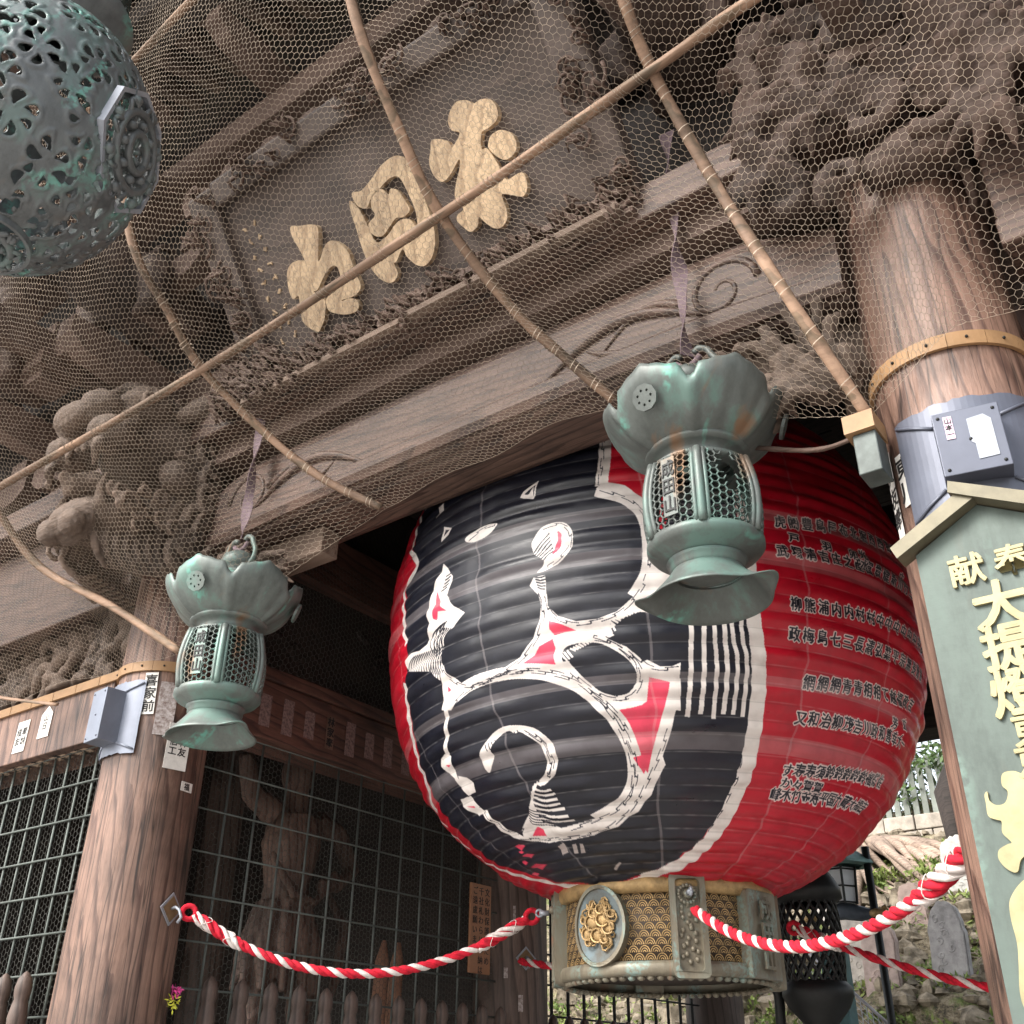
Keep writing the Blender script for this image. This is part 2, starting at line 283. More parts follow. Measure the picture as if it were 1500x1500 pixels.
# ------------------------------------------------------------------ the great paper lantern
LX, LY, LZ, LH, LR, LN = -2.7776, 5.0892, 3.9284, 1.4917, 1.5336, 2.24
def lprof(z): return LR*max(0., 1-abs((z-LZ)/LH)**LN)**(1/LN)
ZB, ZT = 2.50, 5.36
TW, TH = 4096, 1400
COLS = {'k': (.008, .009, .017), 'w': (.74, .69, .65), 'p': (.72, .055, .11), 'r': (.47, .005, .020), 'g': (.42, .36, .34)}
PAINT = '''[["P","k",0,0,[-130,4918,-213,4687,-295,4597,-305,4468,-273,4226,-232,4076,-281,3991,-283,3811,-271,3652,-302,3475,-328,3305,-356,3162,-397,3020,-442,2877,-461,2751,-473,2648,-317,2553,-203,2522,-6,2505,204,2521,330,2556,404,2616,447,2698,466,2806,474,2903,474,3020,476,3125,475,3234,470,3329,463,3464,458,3619,456,3892,457,4201,490,4735,212,4744]],["L","w",52,0,[499,4741,473,4207,471,3896,471,3622,476,3466,484,3332,488,3236,490,3127,490,3022,489,2904,481,2800,463,2689,423,2606,345,2546,204,2511]],["L","w",24,0,[204,2511,-25,2498,-241,2513,-359,2545,-526,2645,-575,2768,-548,2904,-417,3020,-374,3166,-341,3311,-310,3482]],["L","w",20,0,[-278,3659,-291,3820,-290,4001,-239,4085,-290,4247,-291,4420,-284,4556,-252,4745]],["L","k",5,1,[471,2968,467,2818,445,2707,405,2623,330,2563,207,2527,3,2509,-196,2523,-317,2553]],["P","r",0,0,[235,4489,225,4170,279,4082,297,3920,312,3811,329,3916,345,4046,378,4462]],["L","w",34,0,[225,4735,227,4392,219,4156]],["L","k",5,1,[222,4669,223,4393,215,4166]],["P","w",0,0,[210,4144,223,4192,262,4150,291,4079,302,4012,297,3920,284,3989,260,4067]],["L","w",34,0,[210,4136,259,4076,284,4009,296,3927,298,3812,296,3721,286,3643,266,3569]],["L","k",5,1,[217,4136,259,4084,286,4017,297,3927,298,3812,297,3721,287,3638]],["P","w",0,0,[78,3690,89,3729,111,3727,111,3646,112,3575,130,3520,163,3483,202,3483,235,3508,266,3569,286,3643,297,3703,319,3719,355,3664,353,3545,346,3496,333,3484,295,3499,295,3466,216,3392,247,3354,277,3289,296,3254,329,3241,342,3211,341,3089,236,3097,209,3115,179,3149,151,3208,125,3241,94,3267,53,3290,6,3307,-29,3304,-74,3291,-129,3254,-152,3234,-181,3251,-169,3304,-162,3379,-193,3446,-284,3519,-297,3589,-264,3600,-215,3572,-186,3581,-178,3652,-182,3754,-169,3833,-126,3968,-100,3875,-105,3844,-118,3785,-97,3709,-69,3653,-106,3602,-120,3594,-140,3517,-151,3461,-135,3396,-105,3333,-67,3307,-10,3323,44,3370,76,3439,92,3507,99,3581,95,3636]],["P","k",1,0,[133,3367,152,3385,192,3381,214,3360,242,3313,259,3265,263,3216,250,3170,225,3156,195,3175,170,3225,146,3293,141,3317,130,3321]],["P","k",1,0,[226,3474,255,3492,276,3498,291,3493,302,3480,320,3454,334,3424,346,3391,355,3387,358,3348,354,3308,344,3282,327,3267,310,3269,293,3285,279,3312,265,3348,249,3379,228,3407,223,3438]],["P","w",0,0,[160,3198,203,3134,219,3046,230,2967,236,2891,233,2817,207,2747,235,2745,268,2815,299,2897,320,2997,332,3090,339,3197,343,3279,327,3264,305,3265,283,3294,266,3273,261,3202,244,3160,217,3151,190,3180]],["P","p",0,0,[285,3221,301,3212,322,3200,317,3148,310,3101,296,3013,283,2943,269,2859,262,2874,255,2960,241,3044,225,3101,249,3106,268,3114,278,3127]],["P","p",0,0,[112,3506,135,3480,161,3443,137,3443,119,3437,112,3465]],["P","p",0,0,[88,3400,115,3422,118,3381,113,3351,115,3310,91,3323,50,3340,75,3365]],["P","p",0,0,[271,3543,288,3566,289,3549,280,3533]],["P","p",0,0,[-147,3832,-135,3741,-119,3703,-142,3717,-153,3679,-163,3697,-156,3760]],["P","p",0,0,[-146,3342,-133,3299,-155,3278]],["L","w",32,0,[-154,3286,-109,3302,-66,3315,-19,3318,31,3308,80,3285,115,3252,151,3208,179,3149,205,3087,221,3028,236,2965,240,2891,233,2825,209,2776,170,2741,113,2715]],["P","w",0,0,[-152,2692,-140,2712,-73,2760,-56,2785,-47,2720,3,2697,94,2707,152,2723,203,2763,234,2812,244,2864,268,2856,302,2927,309,2887,273,2784,236,2729,172,2683,90,2656,2,2648,-79,2654,-143,2669,-194,2695,-221,2728,-225,2775,-236,2822,-207,2813,-199,2764,-189,2731,-172,2713]],["P","p",0,0,[-118,2685,-76,2712,-62,2699,-68,2676]],["P","p",0,0,[240,2917,260,2856,270,2888,272,2928]],["L","w",16,0,[-154,3286,-172,3228,-193,3155,-220,3085,-234,3042,-237,2976,-242,2929]],["P","w",0,0,[-264,3065,-235,3076,-214,3057,-228,3005,-238,2960,-251,2983,-265,3006,-276,3037]],["P","w",0,0,[-226,2972,-200,2952,-189,2924,-201,2889,-237,2886,-246,2923]],["P","w",0,0,[-282,2888,-229,2884,-230,2860,-220,2809,-254,2805,-283,2839,-295,2860]],["P","p",0,0,[-250,3033,-230,3025,-243,3019]],["P","p",0,0,[-277,2855,-244,2844,-246,2837]],["P","w",1,0,[-120,3018,-91,3057,-56,3089,-24,3101,11,3092,42,3068,65,3025,76,2979,74,2937,60,2891,39,2868,16,2856,7,2869,29,2891,44,2923,49,2964,43,3002,28,3036,6,3065,-8,3063,-19,3078,-40,3071,-67,3047,-82,3022,-84,2992,-118,2940,-124,2977]],["L","k",4,0,[-92,3051,-91,3024]],["L","k",4,0,[-82,3053,-81,3027]],["L","k",4,0,[-72,3055,-70,3030]],["L","k",4,0,[-62,3058,-60,3033]],["L","k",4,0,[-53,3060,-51,3037]],["L","k",4,0,[-44,3063,-41,3040]],["L","k",4,0,[-34,3066,-32,3044]],["L","k",4,0,[-26,3065,-24,3043]],["L","k",4,0,[-18,3068,-14,3047]],["L","k",4,0,[-9,3071,-6,3051]],["L","k",4,0,[0,3074,3,3054]],["L","k",4,1,[17,3073,41,3039,57,2995,63,2947,54,2907,34,2876]],["L","k",4,1,[27,3055,47,3019,58,2976,55,2928,40,2889]],["L","w",13,0,[-1,2866,11,2856,29,2866]],["L","w",13,0,[-16,2854,4,2834,32,2834]],["L","w",13,0,[-27,2837,0,2815,34,2815]],["L","w",13,0,[-37,2820,-5,2797,34,2796]],["L","w",13,0,[-46,2802,-9,2779,36,2778]],["L","w",13,0,[-59,2785,-13,2761,41,2759]],["L","w",14,0,[-63,2767,-13,2740,46,2736]],["L","w",14,0,[-68,2748,-11,2720,54,2715]],["P","w",0,0,[-136,2703,-77,2754,-7,2865,3,2863,-38,2802,-51,2734,-51,2714]],["L","k",4,0,[-66,2783,-52,2764,-27,2753]],["L","k",4,0,[-70,2774,-57,2755,-24,2743]],["L","k",4,0,[-73,2765,-62,2747,-21,2733]],["L","k",4,0,[-77,2756,-68,2738,-18,2723]],["L","k",4,0,[-81,2747,-74,2729,-16,2713]],["L","k",4,0,[-85,2738,-80,2721,-13,2703]],["P","w",1,0,[85,3904,91,3941,109,3985,134,3995,153,3977,164,3930,165,3871,157,3817,140,3778,118,3756,106,3748,95,3749,110,3793,91,3842,87,3874]],["P","p",1,0,[136,3944,144,3920,143,3871,135,3837,126,3822,132,3867,137,3894]],["L","k",5,0,[89,3853,102,3894,120,3943]],["L","k",5,0,[92,3839,105,3880,122,3922]],["L","k",5,0,[95,3824,109,3866,123,3901]],["L","k",5,0,[97,3810,112,3853,125,3881]],["L","k",5,0,[100,3796,116,3839,127,3861]],["L","k",5,0,[103,3783,119,3826,128,3840]],["L","k",4,1,[109,3974,134,3983,151,3964,160,3922,160,3868,152,3824,136,3789,115,3767]],["L","k",5,0,[89,3729,100,3719,111,3723]],["L","k",5,0,[91,3716,100,3705,111,3706]],["L","k",5,0,[92,3702,100,3692,110,3690]],["L","k",5,0,[93,3689,99,3678,110,3674]],["L","k",5,0,[94,3676,99,3665,109,3658]],["L","k",5,1,[80,3693,95,3636,98,3581]],["L","k",4,1,[109,3629,114,3557,129,3508,159,3472,185,3470,212,3477,238,3499,265,3552,286,3626]],["L","k",4,1,[101,3623,102,3553,96,3488,78,3421,48,3361,8,3322,-29,3304,-73,3300,-106,3322,-133,3369,-149,3428]],["L","k",4,1,[193,3396,221,3375,252,3319,270,3260,270,3208,256,3159,231,3140,197,3157,166,3211,141,3271]],["L","k",4,1,[-29,3312,7,3313,55,3302,95,3278,126,3253,152,3222,180,3164,202,3116]],["L","k",4,1,[-15,3317,55,3311,106,3282,143,3247]],["L","k",4,1,[-152,3234,-113,3279,-73,3298,-29,3308]],["L","k",4,1,[180,3160,208,3097,227,3028,239,2965,245,2890,238,2825,213,2772,174,2734,110,2705,29,2690]],["L","k",4,1,[177,3168,212,3107,235,3020]],["L","k",4,1,[-100,2745,-143,2709,-177,2709,-204,2742,-216,2784,-225,2834]],["L","k",4,1,[-172,2690,-110,2670,-24,2658,61,2660,139,2680,200,2719,240,2767]],["L","k",4,1,[196,3190,218,3159,233,3162,250,3181,259,3218,262,3268,250,3315,234,3353,213,3386,191,3409]],["L","k",4,1,[214,3407,239,3369,262,3314,285,3266,309,3253,339,3257]],["L","k",4,1,[295,3490,318,3466,341,3424]],["L","k",4,1,[317,3022,303,2947,287,2887,265,2825,242,2773]],["L","k",4,1,[197,3124,214,3057,228,2983,235,2916,236,2851,224,2794,201,2752]],["L","k",5,0,[-119,3888,-111,3891,-103,3898]],["L","k",5,0,[-123,3871,-114,3874,-106,3881]],["L","k",5,0,[-127,3854,-118,3858,-110,3864]],["L","k",5,0,[-131,3838,-122,3841,-114,3847]],["L","k",5,0,[-135,3821,-126,3825,-118,3831]],["L","k",5,0,[-171,3513,-156,3585,-133,3623]],["L","k",5,0,[-174,3530,-172,3604,-135,3638]],["L","k",5,0,[-164,3498,-149,3580,-127,3619]],["L","k",5,0,[-163,3514,-159,3605,-129,3641]],["L","k",5,0,[-157,3483,-142,3574,-122,3615]],["L","k",5,0,[-154,3499,-147,3606,-124,3644]],["L","k",5,0,[-149,3469,-135,3569,-117,3610]],["L","k",5,0,[-144,3485,-135,3608,-118,3647]],["L","k",5,0,[-143,3455,-129,3564,-111,3606]],["L","k",4,0,[-291,3513,-269,3550,-240,3564]],["L","k",4,0,[-279,3505,-260,3544,-231,3561]],["L","k",4,0,[-268,3498,-250,3538,-223,3557]],["L","k",4,0,[-258,3491,-241,3532,-215,3554]],["L","k",4,0,[-248,3485,-233,3527,-207,3551]],["L","k",4,0,[-238,3479,-224,3522,-199,3549]],["L","k",4,0,[-229,3474,-216,3517,-191,3546]],["L","k",4,0,[-221,3465,-208,3513,-184,3544]],["L","k",4,0,[-212,3457,-201,3509,-177,3542]],["L","k",4,0,[-205,3449,-193,3505,-169,3540]],["L","k",4,0,[-197,3442,-186,3501,-163,3539]],["L","k",4,0,[-190,3434,-179,3497,-156,3537]],["L","k",4,0,[-182,3427,-172,3494,-149,3536]],["L","k",4,0,[-175,3420,-165,3491,-143,3534]],["L","k",4,0,[-168,3414,-159,3487,-136,3533]],["L","k",4,0,[-161,3407,-152,3484,-130,3532]],["L","k",4,0,[-201,3415,-194,3447,-181,3483]],["L","k",4,0,[-193,3404,-186,3441,-173,3480]],["L","k",4,0,[-186,3394,-178,3435,-166,3477]],["L","k",4,0,[-179,3383,-170,3429,-159,3475]],["L","k",4,0,[-172,3373,-162,3424,-151,3472]],["L","k",4,0,[-165,3363,-155,3418,-144,3470]],["L","w",8,0,[206,3454,215,3420]],["L","w",8,0,[211,3459,220,3429]],["L","w",8,0,[216,3464,226,3438]],["L","w",8,0,[221,3470,231,3447]],["L","w",8,0,[226,3475,237,3457]],["L","w",8,0,[231,3480,242,3466]],["L","w",8,0,[236,3486,248,3476]],["L","w",8,0,[241,3491,253,3485]],["L","w",8,0,[246,3497,258,3495]],["L","w",8,0,[127,3353,139,3318]],["L","w",8,0,[133,3359,144,3323]],["L","w",8,0,[139,3364,150,3329]],["L","w",8,0,[145,3369,156,3357]],["L","w",8,0,[151,3374,161,3361]],["L","w",8,0,[156,3380,166,3365]],["L","w",8,0,[162,3385,171,3369]],["L","w",8,0,[168,3391,176,3373]],["L","w",8,0,[174,3396,181,3377]],["L","w",8,0,[179,3402,186,3382]],["L","w",8,0,[216,3470,225,3413]],["L","w",8,0,[222,3474,231,3422]],["L","w",8,0,[229,3478,240,3473]],["L","w",8,0,[235,3482,245,3476]],["L","w",8,0,[241,3486,250,3480]],["L","w",8,0,[248,3490,255,3483]],["L","w",8,0,[254,3495,260,3486]],["L","w",8,0,[260,3499,264,3490]],["L","w",8,0,[267,3504,269,3493]],["P","w",1,0,[-68,4043,-56,4069,-24,4093,11,4072,3,4042,-18,4023,-50,4021]],["L","k",4,1,[-60,4039,-24,4071,7,4067]],["P","w",0,0,[57,4192,64,4221,95,4272,89,4151]],["P","k",0,0,[67,4204,90,4243,87,4180]],["P","w",0,0,[65,4189,77,4199,87,4237,86,4176]],["P","w",0,0,[-131,4410,-133,4457,-111,4455,-112,4424]],["P","w",0,0,[-178,4301,-180,4377,-160,4383,-163,4337]],["P","w",0,0,[-146,4118,-144,4213,-117,4177,-123,4138]],["P","k",0,0,[-138,4144,-138,4188,-124,4171]],["L","w",7,0,[-267,4556,-284,4487]],["L","w",19,0,[367,3952,362,3673,363,3484,363,3394,361,3308,361,3251,357,3142,354,3063]],["L","w",19,0,[389,3954,384,3674,386,3484,385,3395,385,3308,385,3252,382,3143,379,3074]],["L","w",17,0,[408,3956,403,3675,404,3486,404,3396,407,3310,408,3254,406,3144,405,3057]],["L","w",19,0,[426,3959,420,3678,422,3488,422,3398,426,3312,427,3255,426,3146,424,3076]],["L","w",17,0,[441,3962,435,3680,436,3490,436,3400,445,3314,446,3258,445,3148,444,3076]],["L","w",17,0,[457,3966,451,3683,453,3492,453,3402,462,3317,464,3260,463,3150,463,3069]],["P","w",0,0,[337,3791,331,3490,340,3468,348,3483,355,3791]],["P","g",0,0,[-56,2638,-28,2644,-40,2611,-66,2609]],["P","g",0,0,[-4,2635,12,2636,-4,2604,-22,2604]],["P","g",0,0,[24,2634,35,2633,23,2603,4,2601]],["P","g",0,0,[85,2543,125,2563,132,2558,92,2538]],["P","p",0,0,[-235,2667,-205,2671,-183,2660,-215,2651]],["P","p",0,0,[-242,2635,-206,2640,-180,2628,-220,2618]],["P","p",0,0,[-291,2617,-266,2619,-251,2611,-278,2607]],["P","p",0,0,[-275,2596,-218,2603,-183,2587,-247,2575]],["P","p",0,0,[-347,2575,-309,2577,-290,2569,-334,2564]],["P","p",0,0,[-235,2650,-219,2652,-207,2646,-225,2642]]]'''
def make_paint():
    import json
    img = np.empty((TH, TW, 3), np.float32); img[:] = COLS['r']
    def X(th): return (th+180)/360*TW
    def Y(z): return (z-ZB)/(ZT-ZB)*TH
    def fill(poly, col, al=1):
        P = np.array(poly, float); y0 = max(0, int(P[:, 1].min())); y1 = min(TH-1, int(P[:, 1].max())+1)
        xa = P[:, 0]; ya = P[:, 1]; xb = np.roll(xa, -1); yb = np.roll(ya, -1)
        for y in range(y0, y1+1):
            yy = y+.5; k = (ya <= yy) != (yb <= yy)
            if not k.any(): continue
            xs = np.sort(xa[k]+(yy-ya[k])/(yb[k]-ya[k])*(xb[k]-xa[k]))
            for a, b in zip(xs[::2], xs[1::2]):
                i, j = int(round(a)), int(round(b))
                if j > i:
                    if al == 1: img[y, max(0, i):j] = col
                    else: img[y, max(0, i):j] = img[y, max(0, i):j]*(1-al)+np.array(col)*al
    def smooth(pts, n=5, closed=False):
        return [(v.x, v.y) for v in crom([(a, b, 0) for a, b in pts], n, closed)]
    def stroke(pts, w, col, dash=False, al=1, taper=False):      # pts in (theta, z), w in metres on the paper
        pts = smooth(pts, 8); Q = []
        for th, z in pts:
            r = max(.2, lprof(z)); dz = .01; sl = (lprof(z+dz)-lprof(z-dz))/(2*dz)
            Q.append((R(th)*r, z, r, math.hypot(1, sl)))
        seg = []; acc = 0; on, off = .07, .016; L_, Rr = [], []; m = len(Q)
        d = [0]
        for i in range(1, m):
            d.append(d[-1]+math.hypot(Q[i][0]-Q[i-1][0], (Q[i][1]-Q[i-1][1])*Q[i][3]))
        def at_(s):
            s = min(max(s, 0), d[-1]-1e-6)
            for i in range(1, m):
                if d[i] >= s:
                    t = (s-d[i-1])/max(1e-9, d[i]-d[i-1]); A, B = pts[i-1], pts[i]
                    th, z = A[0]+(B[0]-A[0])*t, A[1]+(B[1]-A[1])*t; k = Q[i]
                    tx, ty = R(B[0]-A[0])*k[2], (B[1]-A[1])*k[3]; l = math.hypot(tx, ty) or 1
                    return th, z, -ty/l, tx/l, k[2], k[3]
            return pts[-1][0], pts[-1][1], 0, 1, Q[-1][2], Q[-1][3]
        def quad(s0, s1, o0, o1, st=.02):
            n = max(1, int((s1-s0)/st)); A_, B_ = [], []
            for i in range(n+1):
                th, z, nx, ny, r, q = at_(s0+(s1-s0)*i/n)
                A_.append((X(th+math.degrees(nx*o0/r)), Y(z+ny*o0/q))); B_.append((X(th+math.degrees(nx*o1/r)), Y(z+ny*o1/q)))
            fill(A_+B_[::-1], col, al)
        if not dash: quad(0, d[-1], -w/2, w/2)
        else:
            s = 0; k = 0
            while s < d[-1]:
                e = min(s+on, d[-1]); o = (.0058 if k % 2 else -.0058)
                quad(s, e, o-w/2, o+w/2, .03); 
                if k % 2 == 0: quad(e-.004, min(e+.003, d[-1]), -.007, .007, .03)
                s = e-.012; k += 1
                if e >= d[-1]-1e-6: break
    for t, c, a, dash, p in json.loads(PAINT):
        pts = [(p[i]/10, p[i+1]/1000) for i in range(0, len(p), 2)]
        if t == 'P':
            if a: pts = smooth(pts, 5, True)
            fill([(X(u), Y(z)) for u, z in pts], COLS[c])
        else:
            w = a*(.0030 if c == 'w' else .0022) * {14: 1, }.get(a, 1)
            if a >= 50: w *= .46
            elif a in (17, 19) and c == 'w': w *= .40
            elif a >= 16: w *= .62
            elif a in (13, 14): w *= .38
            elif c == 'w': w *= .42
            else: w *= .62
            if dash: w = .0032
            stroke(pts, w, COLS[c], dash)
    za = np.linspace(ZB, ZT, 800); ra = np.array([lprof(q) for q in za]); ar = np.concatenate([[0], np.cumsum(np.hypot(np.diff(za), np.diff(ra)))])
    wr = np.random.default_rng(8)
    for k in range(1, 46):      # fold light and shade painted as a pale and a dark line at each hoop
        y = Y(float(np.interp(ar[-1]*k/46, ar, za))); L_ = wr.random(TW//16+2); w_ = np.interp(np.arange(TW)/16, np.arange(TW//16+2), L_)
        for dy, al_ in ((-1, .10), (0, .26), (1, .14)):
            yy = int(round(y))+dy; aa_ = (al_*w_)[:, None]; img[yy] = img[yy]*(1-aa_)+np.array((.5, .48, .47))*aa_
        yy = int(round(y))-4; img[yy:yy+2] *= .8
    # names
    G = {}
    def glyph(ch, n=64):
        if ch in G: return G[ch]
        me = glyph_mesh(ch, .012); b = np.zeros((n, n), bool)
        v = np.array([(p.co.x*.92+.04, (p.co.y+.13)*.92+.04) for p in me.vertices])*n
        for f in me.polygons:
            q = v[list(f.vertices)]; y0, y1 = int(max(0, q[:, 1].min())), int(min(n-1, q[:, 1].max()+1))
            xa, ya = q[:, 0], q[:, 1]; xb, yb = np.roll(xa, -1), np.roll(ya, -1)
            for y in range(y0, y1+1):
                yy = y+.5; k = (ya <= yy) != (yb <= yy)
                if k.sum() < 2: continue
                xs = xa[k]+(yy-ya[k])/(yb[k]-ya[k])*(xb[k]-xa[k]); b[y, max(0, int(round(xs.min()))):int(round(xs.max()))] = True
        bpy.data.meshes.remove(me); G[ch] = b; return b
    def dil(b, r):
        o = b.copy(); H, W_ = b.shape
        for dy in range(-r, r+1):
            for dx in range(-r, r+1):
                if dx*dx+dy*dy <= r*r+1:
                    s = np.zeros_like(b); s[max(0, dy):H+min(0, dy), max(0, dx):W_+min(0, dx)] = b[max(0, -dy):H+min(0, -dy), max(0, -dx):W_+min(0, -dx)]; o |= s
        return o
    def put(ch, th, z, w=.070, h=.088):
        g = glyph(ch); r = lprof(z); pw = int(math.degrees(w/r)/360*TW); sl = (lprof(z+.01)-lprof(z-.01))/.02; ph = int(h/math.hypot(1, sl)/1.12/(ZT-ZB)*TH)
        pad = 5; B = np.zeros((ph+2*pad, pw+2*pad), bool)
        yi = (np.arange(ph)*g.shape[0]/ph).astype(int); xi = (np.arange(pw)*g.shape[1]/pw).astype(int)
        B[pad:-pad, pad:-pad] = g[yi][:, xi]
        W1 = dil(B, 3); x0 = int(X(th))-B.shape[1]//2; y0 = int(Y(z))-B.shape[0]//2
        if x0 < 0 or x0+B.shape[1] >= TW: return
        v = img[y0:y0+B.shape[0], x0:x0+B.shape[1]]; v[W1] = (.72, .60, .56); B2 = B.copy(); B2[:, 1:] |= B[:, :-1]; v[B2] = COLS['k']
    rows = [("虎㈱豊島屋布北堀西西君三上中富", 54, 3.98, .0031), ("武塚清吉庄之産富貴健新川行三喜", 53.6, 3.82, .0019), ("柳熊浦内内村村中中中中中中中忠", 55.8, 3.57, .0016),
            ("政梅島七三長清弘葉平宗無長衛辰", 55.5, 3.43, .0013), ("網網網青青相相て越福政吉", 59.5, 3.235, .002), ("又和治柳茂吉川政和喜幸大一", 58.8, 3.09, .0011),
            ("す寿寿須鈴鈴鈴鈴鈴福勝佐", 59, 2.89, .0016), ("峰木竹金寿平国九蔵大福吉", 58.3, 2.80, .001)]
    for s, th, z, k in rows:
        for i, ch in enumerate(s):
            e = i*2.95; put(ch, th+e, z+e*k)
    for ch, th, z in (('戸', 56.5, 3.905), ('羽', 63.5, 3.9), ('卯', 70, 3.90), ('光', 73, 3.92), ('水', 73, 3.865), ('庄', 88, 3.93), ('か', 59.8, 2.845), ('々', 62.8, 2.845), ('賀', 66, 2.846), ('賀', 69.2, 2.847), ('芳', 86, 3.18), ('玄', 91, 3.2)):
        put(ch, th, z, .07, .07)
    for th in (-180, -150, -121, -92, -62, -33, -3.5, 29, 58.3, 79.5, 102, 130, 156):
        pts = [(th+.35*math.sin(i*1.7)+.2*math.sin(i*4.1), ZB+.02+i*(ZT-ZB-.04)/40) for i in range(41)]
        stroke(pts, .012, (.55, .50, .50), False, .16)
    # sRGB encode
    s = np.where(img <= .0031308, img*12.92, 1.055*np.power(np.maximum(img, 1e-6), 1/2.4)-.055)
    out = np.ones((TH, TW, 4), np.float32); out[..., :3] = s
    im = bpy.data.images.new('lantern paint', TW, TH); im.pixels.foreach_set(out.ravel()); im.update(); im.pack()
    return im
def lantern_mat():
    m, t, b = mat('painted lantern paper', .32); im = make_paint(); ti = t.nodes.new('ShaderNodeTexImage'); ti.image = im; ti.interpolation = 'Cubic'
    uv = t.nodes.new('ShaderNodeUVMap'); t.links.new(uv.outputs[0], ti.inputs[0])
    tc = nn(t, 'ShaderNodeTexCoord'); mp = nn(t, 'ShaderNodeMapping'); mp.inputs['Scale'].default_value = (1, 1, 4); t.links.new(tc.outputs['Object'], mp.inputs[0])
    n = nn(t, 'ShaderNodeTexNoise', Scale=2.6, Detail=8.0, Roughness=.75); t.links.new(mp.outputs[0], n.inputs['Vector'])
    r = ramp(t, n.outputs['Fac'], [(.52, (0, 0, 0)), (.75, (.012, .012, .017))]); c = mixc(t, 1.0, ti.outputs[0], r.outputs[0], 'ADD')
    n2 = nn(t, 'ShaderNodeTexNoise', Scale=14.0, Detail=6.0); t.links.new(tc.outputs['Object'], n2.inputs['Vector'])
    r2 = ramp(t, n2.outputs['Fac'], [(.3, (.82, .80, .80)), (.55, (1, 1, 1))]); c = mixc(t, 1.0, c, r2.outputs[0], 'MULTIPLY')
    t.links.new(c, b.inputs['Base Color'])
    r3 = ramp(t, n.outputs['Fac'], [(.3, (.24,)*3), (.65, (.5,)*3)]); t.links.new(r3.outputs[0], b.inputs['Roughness'])
    bump(t, b, n2.outputs['Fac'], .003, .5); return m
LAN = thing('paper_lantern', 'giant red and black paper lantern with brushed lettering hanging in the gateway', 'lantern', (LX, LY, 2.04))
def lantern_body():
    NR, SUB, NT = 46, 7, 330; vs = []; fs = []; uvs = []
    seams = np.array([-180, -150, -121, -92, -62, -33, -3.5, 29, 58.3, 79.5, 102, 130, 156, 180.])
    rows = NR*SUB+1; zs = []
    # equal arc length ribs
    zz = np.linspace(ZB, ZT, 800); rr = np.array([lprof(z) for z in zz]); arc = np.concatenate([[0], np.cumsum(np.hypot(np.diff(zz), np.diff(rr)))])
    rng = random.Random(3); ph = [rng.uniform(0, 6) for _ in range(NR+1)]
    for j in range(rows):
        s = arc[-1]*j/(rows-1); z = float(np.interp(s, arc, zz)); f = (j % SUB)/SUB; k = j//SUB
        base = lprof(z); dz = .004; sl = (lprof(min(ZT, z+dz))-lprof(z-dz))/(2*dz); nl = math.hypot(1, sl)
        # folds: paper bellies out between the hoops with a sharp crease at each hoop
        amp = .0095
        for i in range(NT+1):
            th = -180+360*i/NT; a = R(th)
            g = 1-math.pow(abs(2*f-1), 1.35); dent = .006*math.sin(a*7+ph[k])*g+.003*math.sin(a*19+ph[k]*3)*g
            ds = np.abs(seams-th).min(); pull = math.exp(-(ds/1.3)**2)
            o = amp*g*(1-.35*pull)+dent-.004*pull+.004*math.exp(-(ds/.35)**2)
            r = base+o/nl; zz_ = z-o*sl/nl
            vs.append((LX+r*math.sin(a), LY-r*math.cos(a), zz_)); uvs.append(((th+180)/360, (z-ZB)/(ZT-ZB)))
    K = NT+1
    for j in range(rows-1):
        for i in range(NT): fs.append((j*K+i, j*K+i+1, (j+1)*K+i+1, (j+1)*K+i))
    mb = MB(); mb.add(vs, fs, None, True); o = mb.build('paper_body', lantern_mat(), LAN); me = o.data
    ul = me.uv_layers.new(name='UVMap'); li = np.empty(len(me.loops), np.int32); me.loops.foreach_get('vertex_index', li)
    ul.data.foreach_set('uv', np.array(uvs, np.float32)[li].ravel())
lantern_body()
c0 = (LX, LY, 0)
mb = MB(); mb.lathe([(.70, 5.30), (.80, 5.34), (.80, 5.52), (.5, 5.56), (.05, 5.56)], 48, c0); mb.build('top_ring', M_BLACK, LAN)
# metal base ring
BR = .56
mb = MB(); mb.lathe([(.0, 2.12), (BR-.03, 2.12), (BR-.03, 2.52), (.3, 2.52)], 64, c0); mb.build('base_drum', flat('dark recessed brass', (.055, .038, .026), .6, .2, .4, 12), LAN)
mb = MB(); mb.lathe([(BR-.03, 2.445), (BR, 2.445), (BR+.012, 2.47), (BR+.012, 2.515), (BR-.03, 2.535), (.5, 2.535)], 64, c0); mb.build('top_band', M_GOLD, LAN)
mb = MB(); mb.lathe([(BR-.05, 2.075), (BR-.005, 2.075), (BR+.008, 2.09), (BR+.008, 2.12), (BR-.002, 2.14), (BR-.03, 2.14)], 64, c0); mb.build('bottom_band', M_PATINA, LAN)
mb = MB()
for k in range(72):
    a = 2*PI*k/72; mb.ell((LX+(BR-.03)*math.sin(a), LY-(BR-.03)*math.cos(a), 2.07), (.02, .02, .016), 8, None, 5)
tag(mb.build('lotus_fringe', M_PATINA, LAN), kind='stuff')
def cyl(a, h, out=0.):          # point on the drum: a degrees from the front, h height, out metres proud
    a = R(a); return Vector((LX+(BR+out)*math.sin(a), LY-(BR+out)*math.cos(a), h))
def cpatch(mb, poly, d0, d1, amid, hmid, sub=1):   # polygon (metres) wrapped on the drum
    M = Matrix.Identity(4); t = MB(); t.prism(poly, 1, M)
    vs = [cyl(amid+math.degrees(x/BR), hmid+y, d0+(d1-d0)*z) for x, y, z in t.v]
    mb.add(vs, t.f, None, False)
mb = MB()      # wave scales cut in the drum panels
